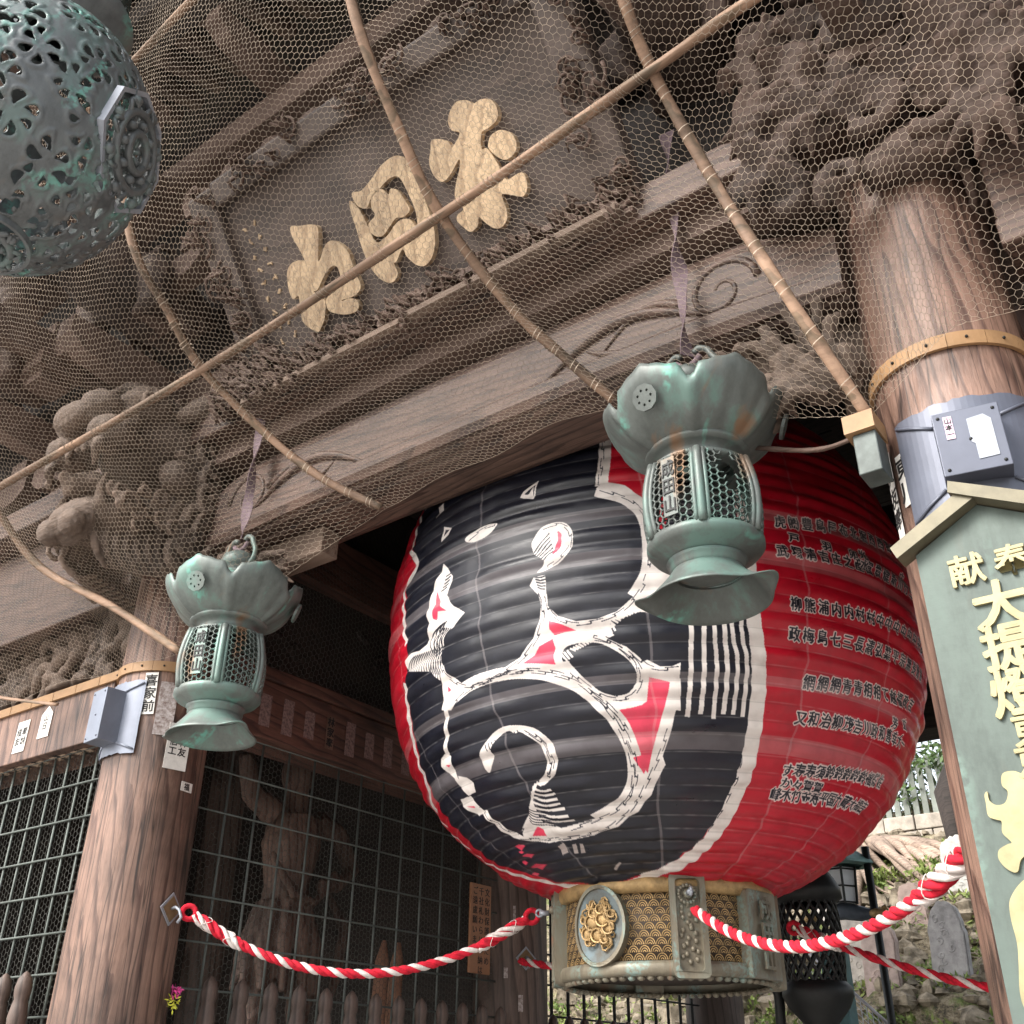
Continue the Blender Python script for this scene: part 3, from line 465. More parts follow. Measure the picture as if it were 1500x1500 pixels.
for row in range(9):
    h0 = 2.145+row*.034
    for k in range(-2, 30):
        a = -62+k*5.9+(row % 2)*2.95
        for rad in (.028, .0185, .009):
            pts = []
            for q in range(8):
                t = PI*q/7; pts.append((math.cos(t)*rad, math.sin(t)*rad*1.12))
            inn = [(x*(1-.0042/rad), y*(1-.0042/rad)) for x, y in pts][::-1]
            n0 = len(mb.v); vs = [cyl(a+math.degrees(x/BR), h0+y, -.0262) for x, y in pts]+[cyl(a+math.degrees(x/BR), h0+y, -.0270) for x, y in inn[::-1]]
            mb.add(vs, [(i, i+1, i+9, i+8) for i in range(7)], None, False)
tag(mb.build('wave_pattern', M_GOLD, LAN), kind='stuff')
for a in (-50, 40, 130, 220):  # upright cartouches
    mb = MB(); w, h = .055, .215
    rect = lambda W_, H_, n=5, rr=.03: [(sx*(W_-rr)+rr*math.cos(t), sy*(H_-rr)+rr*math.sin(t)) for sx, sy, t0 in ((1, -1, -PI/2), (1, 1, 0), (-1, 1, PI/2), (-1, -1, PI)) for t in [t0+PI/2*i/n for i in range(n+1)]]
    def rc(W_, H_, rr):
        out = []
        for sx, sy, t0 in ((1, -1, -PI/2), (1, 1, 0), (-1, 1, PI/2), (-1, -1, PI)):
            for i in range(6): t = t0+PI/2*i/5; out.append((sx*(W_-rr)+rr*math.cos(t), sy*(H_-rr)+rr*math.sin(t)))
        return out
    t = MB(); t.prism(rc(.083, .235, .03), 1, Matrix.Identity(4), [rc(.056, .205, .02)[::-1]])
    mb.add([cyl(a+math.degrees(x/BR), 2.295+y, -.03+.065*z) for x, y, z in t.v], t.f); mb.build('cartouche_frame', M_PATINA, LAN)
    mb = MB(); cpatch(mb, rc(.058, .208, .02), -.03, .012, a, 2.295)
    rg = random.Random(int(a))
    for i in range(26):
        p = cyl(a+rg.uniform(-4, 4), 2.13+.30*(i/26), .012); mb.ell(p, (.012, .012, .014), 7, None, 5)
    mb.build('floral_relief', M_PATINA, LAN)
    mb = MB(); p = cyl(a, 2.45, .02); q = cyl(a, 2.45, .035)
    for k in range(16): t = 2*PI*k/16; mb.ell(cyl(a+math.degrees(.04*math.cos(t)/BR), 2.43+.04*math.sin(t), .02), (.011, .011, .011), 6, None, 5)
    mb.ell(cyl(a, 2.43, .03), (.022, .022, .022), 10); mb.build('boss', M_PATINA, LAN)
for a, kind in ((-5, 'm'), (84, 's'), (175, 'm')):
    if kind == 'm':
        circ = lambda r, n=40: [(r*.86*math.cos(2*PI*i/n), r*math.sin(2*PI*i/n)*1.08) for i in range(n)]
        mb = MB(); t = MB(); t.prism(circ(.172), 1, Matrix.Identity(4), [circ(.155)[::-1]])
        mb.add([cyl(a+math.degrees(x/BR), 2.305+y, -.03+.058*z) for x, y, z in t.v], t.f); mb.build('medallion_rim', M_PATINA, LAN)
        mb = MB(); cpatch(mb, circ(.157), -.03, .018, a, 2.305); mb.build('medallion_field', flat('blue grey patina', (.15, .125, .09), .6, .2, .4, 9, c2=(.14, .19, .21)), LAN)
        mb = MB(); rg = random.Random(5)
        blobs = [(-.03, .02, .05), (.03, .03, .045), (.06, -.01, .04), (-.06, -.03, .04), (0, -.04, .045), (.02, .075, .03), (-.075, .03, .025), (.08, .05, .025), (-.02, .06, .03), (.04, -.06, .03), (-.05, -.07, .025)]
        for x, y, r in blobs:
            mb.ell(cyl(a+math.degrees(x/BR), 2.305+y, .018), (r*.8, r*.22, r*.7), 12)
            mb.tube([cyl(a+math.degrees((x+r*1.0*math.cos(t)*(.35+t/9))/BR), 2.305+y+r*1.0*math.sin(t)*(.35+t/9), .035) for t in [i*.5 for i in range(12)]], .005, 5)
        for q in range(46):
            x0, y0 = rg.uniform(-.1, .1), rg.uniform(-.11, .11)
            if x0*x0+y0*y0 < .0125: mb.tube([cyl(a+math.degrees((x0+.022*(1-t/9)*math.cos(t+q))/BR), 2.305+y0+.026*(1-t/9)*math.sin(t+q), .020+.004*math.sin(t)) for t in range(8)], .005, 5)
        mb.build('medallion_relief', M_GOLD, LAN)
    else:
        mb = MB(); cpatch(mb, rc(.13, .20, .02), -.03, .035, a, 2.275); mb.build('seal_plate', M_PATINA, LAN)
        mb = MB()
        for j, s in enumerate('成田山'):
            g = glyph_mesh(s, .03, .5)
            mb.add([cyl(a+math.degrees(((v.co.x-.5)*.10+(.0))/BR), 2.275+.12-.115*j+(v.co.y-.4)*.11, .036+.012*(v.co.z+.5)) for v in g.vertices], [tuple(p.vertices) for p in g.polygons])
        mb.build('seal_characters', M_PATINA, LAN)
for a in (-60, 40):   # rope hooks on the drum
    mb = MB(); p = cyl(a, 2.43, .05); q = cyl(a, 2.43, .10); mb.tube([p, q], .014, 8)
    mb.tube([q+Vector((.0, 0, .018*math.sin(t)))+(q-p).normalized()*.018*math.cos(t) for t in [2*PI*i/12 for i in range(13)]], .006, 6)
    mb.build('rope_hook', M_STEEL_L, LAN)

# ------------------------------------------------------------------ ground and gate structure
mb = MB(); mb.b2((-60, -40, -.3), (60, 12.4, 0)); struct(mb.build('ground', flat('stone paving', (.31, .29, .27), .85, 0, .2, 1.5)))
GATE = thing('temple_gate', 'old weathered wooden temple gate with carved beams and thick round pillars', 'gate')
def pillar(x, y, m, zt=5.2, r0=.290, r1=.262):
    prof = [(r0+.09, 0), (r0+.09, .12), (r0+.02, .2), (r0, .22)]+[(r0+(r1-r0)*t/10, .22+(zt-.22)*t/10) for t in range(1, 11)]
    mb = MB(); mb.lathe([(r0+.1, .0), (r0+.1, .14), (r0+.02, .2)], 32, (x, y, 0)); mb.build('stone_base', M_STONE, GATE)
    mb = MB(); mb.lathe([(r0, .18)]+[(r0+(r1-r0)*t/10, .2+(zt-.2)*t/10) for t in range(11)]+[(0, zt)], 64, (x, y, 0))
    return mb.build('pillar', m, GATE)
for x in (-8.6, -5.02, -.53, 3.1):
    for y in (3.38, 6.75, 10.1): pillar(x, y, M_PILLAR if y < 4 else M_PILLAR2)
def gpart(name, m, lo, hi, bev=0):
    mb = MB(); mb.b2(lo, hi, None, bev); return mb.build(name, m, GATE)
# main rainbow beam between the front pillars, with rounded shoulders and mouldings
def koryo(x0, x1, y0, y1, z0, z1, name='main_beam', mm=None):
    n = 28; vs = []; fs = []
    prof = [(y0, .10), (y0-.012, .14), (y0-.012, .26), (y0+.004, .30), (y0, .78), (y0+.03, .92), (y0+.1, 1.0), (y1-.1, 1.0), (y1, .85), (y1, .06), (y1-.06, 0), (y0+.12, 0), (y0+.11, .03), (y0+.05, .03), (y0+.04, .06), (y0+.01, .06)]
    K = len(prof)
    for i in range(n+1):
        t = i/n; x = x0+(x1-x0)*t; e = min(t, 1-t)*(x1-x0); arch = .06*(1-(2*t-1)**2)
        top = z1-.16*math.exp(-(e/.28)**2)*1.0
        for yy, f in prof: z = (z0+arch)+(top-z0-arch)*f; vs.append((x, yy, z))
    for i in range(n):
        for k in range(K): fs.append((i*K+k, i*K+(k+1) % K, (i+1)*K+(k+1) % K, (i+1)*K+k))
    fs.append(tuple(range(K))[::-1]); fs.append(tuple(range(n*K, n*K+K)))
    mb = MB(); mb.add(vs, fs); return mb.build(name, mm or M_BEAM, GATE)
koryo(-4.76, -.78, 3.16, 3.60, 4.27, 4.84)
# engraved scrolls on the main beam face
def spiral(c, ux, uy, r, turns, a0=0, n=26, sgn=1, out=.01):
    ux, uy = Vector(ux), Vector(uy); un = ux.cross(uy); pts = []
    for i in range(n+1):
        t = i/n; a = a0+sgn*turns*2*PI*t; q = r*(1-.86*t); pts.append(Vector(c)+ux*q*math.cos(a)+uy*q*math.sin(a)+un*out)
    return pts
mb = MB()
for x, s in ((-4.25, 1), (-1.28, -1)):
    mb.tube(spiral((x, 3.165, 4.55), (1, 0, 0), (0, 0, 1), .17, 1.4, PI if s > 0 else 0, sgn=-s, out=.0), [.02*(1-.6*i/26) for i in range(27)], 6)
    mb.tube([(x+s*(.17+.5*t), 3.16, 4.55+.10*math.sin(t*4)-.05*t) for t in [i/10 for i in range(11)]], [.026*(1-t/11) for t in range(11)], 6)
    mb.tube([(x+s*(.05+.9*t), 3.16, 4.44+.18*math.sin(t*3.2)) for t in [i/12 for i in range(13)]], [.032*math.sin(PI*(t+.5)/13) for t in range(13)], 6)
    mb.tube([(x+s*(.35+.35*t), 3.165, 4.42+.14*t*t) for t in [i/10 for i in range(11)]], [.020*math.sin(PI*(t+.5)/11) for t in range(11)], 6)
tag(mb.build('beam_scroll_carving', M_BEAM, GATE), kind='stuff')
gpart('upper_beam', M_BEAM, (-9.6, 2.98, 4.97), (3.9, 3.78, 5.17), .012)
gpart('upper_beam_fillet', M_OLD, (-4.74, 3.10, 4.845), (-.78, 3.66, 4.965))
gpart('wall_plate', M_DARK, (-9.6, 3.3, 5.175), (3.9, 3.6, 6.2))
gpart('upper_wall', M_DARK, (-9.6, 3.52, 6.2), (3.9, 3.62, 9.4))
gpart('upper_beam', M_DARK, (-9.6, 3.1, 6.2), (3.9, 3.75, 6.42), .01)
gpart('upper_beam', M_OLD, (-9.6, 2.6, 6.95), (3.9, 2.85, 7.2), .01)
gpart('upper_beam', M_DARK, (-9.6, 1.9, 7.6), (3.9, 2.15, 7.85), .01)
# left and right bay beams
for x0, x1 in ((-8.32, -5.29), (-.22, 2.83)):
    gpart('bay_beam', M_BEAM, (x0, 3.16, 4.22), (x1, 3.6, 4.95), .02)
    gpart('bay_beam_moulding', M_BEAM, (x0, 3.10, 4.16), (x1, 3.155, 4.28), .01)
    gpart('lower_beam', M_PILLAR, (x0, 3.20, 3.34), (x1, 3.52, 3.70), .006)
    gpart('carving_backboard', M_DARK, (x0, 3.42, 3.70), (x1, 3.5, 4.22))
# inner side beams and panels, both sides of the passage
for x in (-5.02, -.5):
    for y0, y1 in ((3.66, 6.48), (7.02, 9.84)):
        gpart('side_beam', M_BEAM_Y, (x-.16, y0, 3.46), (x+.16, y1, 3.82), .006)
        gpart('side_beam_cap', M_BEAM_Y, (x-.19, y0, 3.825), (x+.19, y1, 3.90), .004)
        gpart('side_beam', M_BEAM_Y, (x-.18, y0, 4.62), (x+.18, y1, 5.0), .006)
        gpart('side_panel', M_DARK, (x-.05, y0, 3.9), (x+.05, y1, 4.62))
        gpart('side_panel', M_DARK, (x-.05, y0, 5.0), (x+.05, y1, 6.0))
for y in (6.75, 10.1):
    gpart('cross_beam', M_DARK, (-4.76, y-.2, 4.62), (-.76, y+.2, 5.2))
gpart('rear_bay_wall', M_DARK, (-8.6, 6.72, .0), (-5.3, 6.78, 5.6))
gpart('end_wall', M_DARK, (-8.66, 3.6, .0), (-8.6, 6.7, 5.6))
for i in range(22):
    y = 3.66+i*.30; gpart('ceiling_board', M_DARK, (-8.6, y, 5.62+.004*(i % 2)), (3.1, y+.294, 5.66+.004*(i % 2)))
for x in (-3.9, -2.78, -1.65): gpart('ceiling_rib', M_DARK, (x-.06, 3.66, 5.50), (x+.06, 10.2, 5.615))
# roof with rafters
mb = MB(); fr = [(-11, -.1, 8.35), (6, -.1, 8.35), (6, 6.8, 11.4), (-11, 6.8, 11.4), (-11, 13.6, 8.35), (6, 13.6, 8.35)]
vs = fr+[(a, b, c+.35) for a, b, c in fr]
mb.add(vs, [(0, 1, 2, 3), (3, 2, 5, 4), (6, 9, 8, 7), (9, 10, 11, 8), (0, 6, 7, 1), (4, 5, 11, 10), (0, 3, 9, 6), (3, 4, 10, 9), (1, 7, 8, 2), (2, 8, 11, 5)]); mb.build('roof', M_DARK, GATE)
for i in range(44):
    x = -9.6+i*.32; mb = MB(); mb.add([(x-.05, -.05, 8.2), (x+.05, -.05, 8.2), (x+.05, 3.5, 9.75), (x-.05, 3.5, 9.75), (x-.05, -.05, 8.34), (x+.05, -.05, 8.34), (x+.05, 3.5, 9.9), (x-.05, 3.5, 9.9)], [(0, 3, 2, 1), (0, 1, 5, 4), (1, 2, 6, 5), (3, 0, 4, 7)]); mb.build('rafter', M_OLD, GATE)
# bracket complexes
def bracket(x, y, z, s=1.0):
    mb = MB(); mb.b2((x-.17*s, y-.17*s, z), (x+.17*s, y+.17*s, z+.14*s)); mb.b2((x-.12*s, y-.12*s, z-.08*s), (x+.12*s, y+.12*s, z)); mb.build('bearing_block', M_OLD, GATE)
    mb = MB()
    poly = [(-.55*s, .2*s), (-.55*s, .08*s), (-.45*s, .0), (-.2*s, -.04*s), (.2*s, -.04*s), (.45*s, 0), (.55*s, .08*s), (.55*s, .2*s)]
    mb.prism(poly, .14*s, frame((x, y+.07*s, z+.14*s), (1, 0, 0), (0, 0, 1))); mb.build('bracket_arm', M_OLD, GATE)
    mb = MB(); mb.prism([(a*1.3, b) for a, b in poly], .15*s, frame((x-.075*s, y-.2*s, z+.16*s), (0, 1, 0), (0, 0, 1))); mb.build('bracket_arm', M_OLD, GATE)
    for q in (-.45, 0, .45):
        mb = MB(); mb.b2((x+(q-.1)*s, y-.1*s, z+.34*s), (x+(q+.1)*s, y+.1*s, z+.46*s)); mb.build('bearing_block', M_OLD, GATE)
for x in (-8.6, -7.4, -6.2, -5.02, -3.9, -2.76, -1.6, -.5, .7, 1.9):
    if x < -4.5 or x > -1.2: bracket(x, 3.15, 5.26); bracket(x, 2.75, 5.98, .95)
    if x < -4.5 or x > -1.2: bracket(x, 2.2, 6.75, .9)
    else: bracket(x, 2.9, 7.1, .9)
# ---- organic carving made of fused blobs
def fuse(mb, name, m, parent, voxel=.012, smooth=6, dec=None, disp=0, dscale=.06):
    o = mb.build(name+'_src', None); me0 = o.data
    r = o.modifiers.new('r', 'REMESH'); r.mode = 'VOXEL'; r.voxel_size = voxel
    s = o.modifiers.new('s', 'SMOOTH'); s.factor = .5; s.iterations = smooth
    if disp:
        tx = bpy.data.textures.new('carve', 'CLOUDS'); tx.noise_scale = dscale; tx.noise_depth = 2
        d = o.modifiers.new('d', 'DISPLACE'); d.texture = tx; d.strength = disp; d.mid_level = .5
    if dec: q = o.modifiers.new('q', 'DECIMATE'); q.ratio = dec
    bpy.context.view_layer.update()
    me = bpy.data.meshes.new_from_object(o.evaluated_get(bpy.context.evaluated_depsgraph_get()))
    bpy.data.objects.remove(o); bpy.data.meshes.remove(me0); me.name = name
    org = Vector((0, 0, 0)); p = parent
    while p is not None:
        if p.name in ORG: org = ORG[p.name]; break
        p = p.parent
    me.transform(Matrix.Translation(-org)); me.polygons.foreach_set('use_smooth', [True]*len(me.polygons)); me.materials.clear(); me.materials.append(m)
    ob = bpy.data.objects.new(name, me); COL.objects.link(ob); ob.parent = parent; return ob
def swirls(mb, o, ux, uy, w, h, n, seed, rmax=.16, rmin=.05, thick=.022, leaf=True):
    rg = random.Random(seed); ux, uy, o = Vector(ux), Vector(uy), Vector(o); un = ux.cross(uy)
    for i in range(n):
        c = o+ux*rg.uniform(0, w)+uy*rg.uniform(0, h); r = rg.uniform(rmin, rmax); pts = spiral(c, ux, uy, r, rg.uniform(.8, 1.6), rg.uniform(0, 6), 18, rg.choice((-1, 1)), rg.uniform(0, .05))
        mb.tube(pts, [thick*(1.1-.55*k/18)*rg.uniform(.8, 1.2) for k in range(19)], 6)
        if leaf:
            a = rg.uniform(0, 6)
            for q in range(3):
                b = a+q*.5; e = c+(ux*math.cos(b)+uy*math.sin(b))*r*1.5; mid = (c+e)/2+un*(.05+.03*q)
                mb.tube([c+un*.02, mid, e+un*.01], [.012, thick*1.1, .004], 6)
def waves(mb, o, ux, uy, w, h, n, seed):
    rg = random.Random(seed); ux, uy, o = Vector(ux), Vector(uy), Vector(o); un = ux.cross(uy)
    for i in range(n):
        c = o+ux*rg.uniform(0, w)+uy*rg.uniform(0, h); a = rg.uniform(.3, 1.2); L_ = rg.uniform(.12, .3)
        d = ux*math.cos(a)+uy*math.sin(a); s = ux*-math.sin(a)+uy*math.cos(a); b = rg.uniform(-.08, .08)
        mb.tube([c+d*L_*(t-.5)+s*b*math.sin(t*PI*1.5)+un*(.03+.05*math.sin(t*PI)) for t in [k/7 for k in range(8)]], [rg.uniform(.03, .05)*math.sin(PI*(k+.6)/8.2) for k in range(8)], 7)
for x0, nm in ((-8.3, 1), (-.2, 2)):
    mb = MB(); waves(mb, (x0, 3.36, 3.72), (1, 0, 0), (0, 0, 1), 3.0, .46, 120, nm); swirls(mb, (x0, 3.38, 3.74), (1, 0, 0), (0, 0, 1), 3.0, .42, 36, nm+9, .12, .04, .02)
    mb.b2((x0, 3.36, 3.705), (x0+3.0, 3.43, 4.15))
    fuse(mb, 'dragon_carving', M_CARVE, GATE, .012, 1, .6, .012, .03)
# carved brackets under the ends of the main beam
for sx, x in ((1, -4.74), (-1, -.78)):
    mb = MB(); rg = random.Random(4)
    mb.b2((min(x, x+sx*.95), 3.34, 4.14), (max(x, x+sx*.95), 3.46, 4.30))
    mb.b2((min(x, x+sx*.12), 3.32, 3.80), (max(x, x+sx*.12), 3.44, 4.2))
    for i in range(85):
        a = rg.uniform(.05, 1.4); L_ = rg.uniform(.12, .26); r0 = rg.uniform(.05, .5)
        c = Vector((x+sx*r0*math.cos(a)*1.5, 3.26-rg.uniform(0, .10), 3.84+r0*math.sin(a)*.7)); d = Vector((sx*math.cos(a+rg.uniform(-.6, .6)), 0, math.sin(a+rg.uniform(-.6, .6))*.8))
        mb.tube([c+d*L_*t+Vector((0, -.05*math.sin(PI*t), .05*math.sin(t*PI))) for t in (0, .25, .5, .75, 1)], [.008, .022, .028, .02, .005], 6)
        if i % 4 == 0: mb.ell(c+d*.1, (.05, .035, .05), 8)
    fuse(mb, 'peony_bracket', M_CARVE, GATE, .010, 1, .6)
# pierced frieze and scrolls on the inner side panel
mb = MB(); swirls(mb, (-4.96, 6.4, 3.95), (0, -1, 0), (0, 0, 1), 2.7, .6, 60, 31, .16, .05, .022); fuse(mb, 'side_carving', M_DARK, GATE, .014, 2)
# lion headed beam ends
def lion(x, m, dy=.0, dz=0):
    mb = MB(); B = lambda c, r: mb.ell((x+c[0]*1.15, c[1], c[2]), r, 18, None, 12)
    mb.tube([(x, 3.35, 4.60), (x, 3.0, 4.66), (x, 2.75, 4.70)], [.32, .38, .34], 16)
    B((0, 2.72, 4.98), (.33, .30, .20))
    for s in (-1, 1):
        B((s*.15, 2.50, 5.10), (.17, .16, .12)); B((s*.16, 2.40, 4.98), (.085, .07, .075))          # brow and eye
        B((s*.10, 2.27, 5.02), (.12, .12, .10)); B((s*.16, 2.33, 4.86), (.12, .14, .10))            # muzzle and cheek
        B((s*.27, 2.72, 4.72), (.08, .14, .10))
        mb.tube([(x+s*.30, 2.62, 5.06), (x+s*.40, 2.72, 5.15), (x+s*.42, 2.88, 5.12), (x+s*.34, 2.98, 5.0)], [.04, .075, .07, .02], 10)   # ear
        mb.tube([(x+s*.20, 2.27, 4.84), (x+s*.21, 2.24, 4.74), (x+s*.19, 2.26, 4.64)], [.042, .032, .006], 8)
        mb.tube([(x+s*.17, 2.36, 4.46), (x+s*.18, 2.34, 4.56), (x+s*.17, 2.36, 4.66)], [.038, .028, .005], 8)
        for k in range(5): B((s*(.03+.032*k), 2.24+.012*k*k, 4.80), (.02, .02, .035))
        mb.tube([(x+s*.05, 2.30, 5.13), (x+s*.12, 2.40, 5.22), (x+s*.22, 2.52, 5.20), (x+s*.28, 2.64, 5.14)], [.02, .04, .045, .015], 8)
    B((0, 2.20, 4.98), (.13, .08, .08)); B((0, 2.50, 4.62), (.13, .26, .06)); mb.tube([(x, 2.4, 4.64), (x, 2.26, 4.60), (x, 2.2, 4.64)], [.09, .06, .02], 10)
    B((0, 2.52, 4.46), (.25, .27, .11)); B((0, 2.34, 4.40), (.17, .12, .10)); B((-.08, 2.28, 4.36), (.08, .07, .07)); B((.08, 2.28, 4.36), (.08, .07, .07))
    rg = random.Random(9)
    for k in range(90):      # small chiselled curls over brow, cheeks and jaw
        s = rg.choice((-1, 1)); yy = rg.uniform(2.35, 3.0); c = (x+s*rg.uniform(.12, .36), yy, rg.choice((rg.uniform(4.35, 4.6), rg.uniform(4.75, 5.15))))
        pts = spiral(c, (0, 1, 0), (0, 0, 1), rg.uniform(.035, .065), 1.2, rg.uniform(0, 6), 12, rg.choice((-1, 1)), 0); mb.tube([p+Vector((s*.03, 0, 0)) for p in pts], [.016*(1.1-.5*i/12) for i in range(13)], 6)
    for s in (-1, 1):
        for k in range(15):
            a = -1.35+k*.2; r0 = .42; cy_, cz_ = 2.95+.05*math.cos(a*2), 4.72+r0*math.sin(a)
            pts = spiral((x+s*(.33+.05*math.cos(a)), cy_-.14, cz_), (0, 1, 0), (0, 0, 1), .085, 1.3, a+k, 16, 1 if k % 2 else -1, 0)
            mb.tube([p+Vector((s*.05*i/16, 0, 0)) for i, p in enumerate(pts)], [.027*(1.1-.6*i/16) for i in range(17)], 7)
            for q in range(3):
                z1 = cz_+rg.uniform(-.03, .03); dz_ = math.sin(a)*.2
                mb.tube([(x+s*.34, cy_-.05, z1), (x+s*(.40+.02*q), cy_+.06, z1+dz_*.4+.03*math.sin(k)), (x+s*.36, cy_+.18, z1+dz_*.7-.03*math.sin(k+q)), (x+s*.37, cy_+.30, z1+dz_), (x+s*.30, cy_+.38, z1+dz_*1.1)], [.02, .03, .024, .018, .004], 6)
        for k in range(9):
            mb.tube(crom([(x+s*(.10+.02*k), 2.42+.05*k, 4.40), (x+s*(.14+.02*k), 2.40+.05*k, 4.28), (x+s*(.12+.025*k), 2.50+.05*k, 4.20), (x+s*(.1+.02*k), 2.60+.05*k, 4.24)], 3), [.028*(1-.07*i) for i in range(10)], 6)
            mb.tube([(x+s*(.03+.035*k), 2.66, 5.12-.004*k*k), (x+s*(.03+.04*k), 2.84, 5.20-.006*k*k), (x+s*(.04+.045*k), 3.05, 5.14-.01*k*k), (x+s*(.04+.045*k), 3.2, 5.2-.012*k*k)], [.03, .036, .03, .008], 6)
    mb.v = [(x+(a-x)*1.12, 3.0+(b-3.0)*1.04+dy, 4.7+dz+(c-4.7)*1.13) for a, b, c in mb.v]; return fuse(mb, 'lion_head_carving', m, GATE, .0085, 0, .3, .018, .025)
lion(-5.02, M_CARVE, .27); lion(-.42, M_OLD, .80, .38)
def elephant(x, y, z, s=1.0):
    mb = MB(); T = lambda pts, r, n=12: mb.tube([(x+a*s, y+b*s, z+c*s) for a, b, c in pts], [q*s for q in r], n)
    T([(0, .5, 0), (0, .2, .02), (0, -.15, 0), (0, -.4, -.02)], [.2, .26, .24, .15])
    T([(0, -.35, -.02), (0, -.55, -.14), (0, -.62, -.34), (0, -.55, -.5), (0, -.42, -.5), (0, -.40, -.42)], [.14, .11, .085, .07, .05, .03])
    for q in (-1, 1):
        T([(q*.14, -.32, -.12), (q*.17, -.5, -.22), (q*.16, -.66, -.2)], [.05, .035, .008], 8)
        T([(q*.2, .05, .12), (q*.3, .02, -.05), (q*.27, .05, -.25), (q*.2, .0, -.32)], [.07, .11, .08, .02], 8)
        T([(q*.13, -.28, .12), (q*.19, -.15, .18), (q*.18, .0, .2)], [.03, .05, .02], 8)
        for k in range(4): mb.tube([p for p in spiral((x+q*.24*s, y+(.1+.09*k)*s, z+(.15-.1*k)*s), (0, 1, 0), (0, 0, 1), .1*s, 1.2, k, 12, 1, 0)], .024*s, 6)
    return fuse(mb, 'elephant_head_carving', M_OLD, GATE, .014, 2, .4, .014, .04)
for a in ((-5.1, 2.55, 6.15, 1.1), (-.40, 2.9, 6.0, 1.0), (-1.3, 2.9, 6.1, .9), (-6.6, 2.5, 6.2, .9)): elephant(*a)
mb = MB(); swirls(mb, (-1.05, 3.0, 4.5), (1, 0, 0), (0, 0, 1), 1.3, 1.3, 50, 77, .2, .07, .04); fuse(mb, 'mane_carving', M_OLD, GATE, .013, 1, .6)
# battens holding the net
def batten_ring(x, y, r, z, a0, a1, name='curved_batten'):
    n = 7
    for i in range(n):
        mb = MB(); t0 = a0+(a1-a0)*i/n; t1 = a0+(a1-a0)*(i+.985)/n; vs = []; K = 6
        for k in range(K+1):
            a = t0+(t1-t0)*k/K
            for rr, zz in ((r, z-.028), (r+.014, z-.028), (r+.014, z+.028), (r, z+.028)): vs.append((x+rr*math.sin(a), y-rr*math.cos(a), zz))
        fs = [(k*4+j, k*4+(j+1) % 4, k*4+4+(j+1) % 4, k*4+4+j) for k in range(K) for j in range(4)]+[(0, 1, 2, 3), (K*4+3, K*4+2, K*4+1, K*4)]
        mb.add(vs, fs); mb.build('batten', M_BATTEN, GATE)
        mb = MB(); a = (t0+t1)/2; mb.ell((x+(r+.016)*math.sin(a), y-(r+.016)*math.cos(a), z), (.006, .006, .006), 8); mb.build('nail', M_BLACK, GATE)
batten_ring(-5.02, 3.38, .272, 3.66, -1.6, 1.5); batten_ring(-.53, 3.38, .272, 3.86, -1.6, 1.6)
x = -8.3
while x < -5.35:
    w = .24; gpart('batten', M_BATTEN, (x, 3.18, 3.67), (x+w-.006, 3.197, 3.725)); x += w
# ---- name board
SBT = Vector((0, -.69, 1.0)).normalized(); SBO = Vector((-2.83, 3.06, 5.1))
SBM = frame(SBO, (1, 0, 0), SBT)
NB = thing('name_board', 'large tilted wooden name board with gilt relief characters above the beam', 'signboard', tuple(SBO))
mb = MB(); mb.b2((-1.12, .10, -.05), (1.12, 1.14, -.01), SBM); mb.build('board', M_BOARD, NB)
for k, (lo, hi) in enumerate((((-1.30, 0, -.08), (-1.10, 1.25, .05)), ((1.10, 0, -.08), (1.30, 1.25, .05)), ((-1.098, 0, -.08), (1.098, .12, .05)), ((-1.098, 1.12, -.08), (1.098, 1.27, .05)))):
    mb = MB(); mb.b2(lo, hi, SBM, .02); mb.build('frame', M_BOARD, NB)
mb = MB(); ux = Vector((1, 0, 0))
swirls(mb, SBM @ Vector((-1.28, .02, .04)), ux, SBT, .16, 1.2, 16, 2, .08, .03, .009); swirls(mb, SBM @ Vector((1.12, .02, .04)), ux, SBT, .16, 1.2, 16, 3, .08, .03, .009)
swirls(mb, SBM @ Vector((-1.28, 1.14, .04)), ux, SBT, 2.5, .12, 26, 4, .07, .03, .009); tag(mb.build('frame_scrollwork', M_OLD, NB), kind='stuff')
mb = MB(); edge = []
for i in range(60): edge.append((-1.36+2.72*i/59, 1.25+.045*abs(math.sin(i*.42))+.03*math.sin(i*.9)))
mb.prism([(-1.36, 1.18)]+edge+[(1.36, 1.18)], .05, SBM @ Matrix.Translation((0, 0, -.02))); mb.build('cloud_crest', M_OLD, NB)
mb = MB()
for i in range(9):     # faint signature column
    for s in (-.99, -.90):
        mb.tube([SBM @ Vector((s+random.uniform(-.02, .02), .95-.085*i+random.uniform(-.02, .02), -.008)) for _ in range(4)], .007, 5)
tag(mb.build('signature_relief', M_LETTER, NB), kind='stuff')
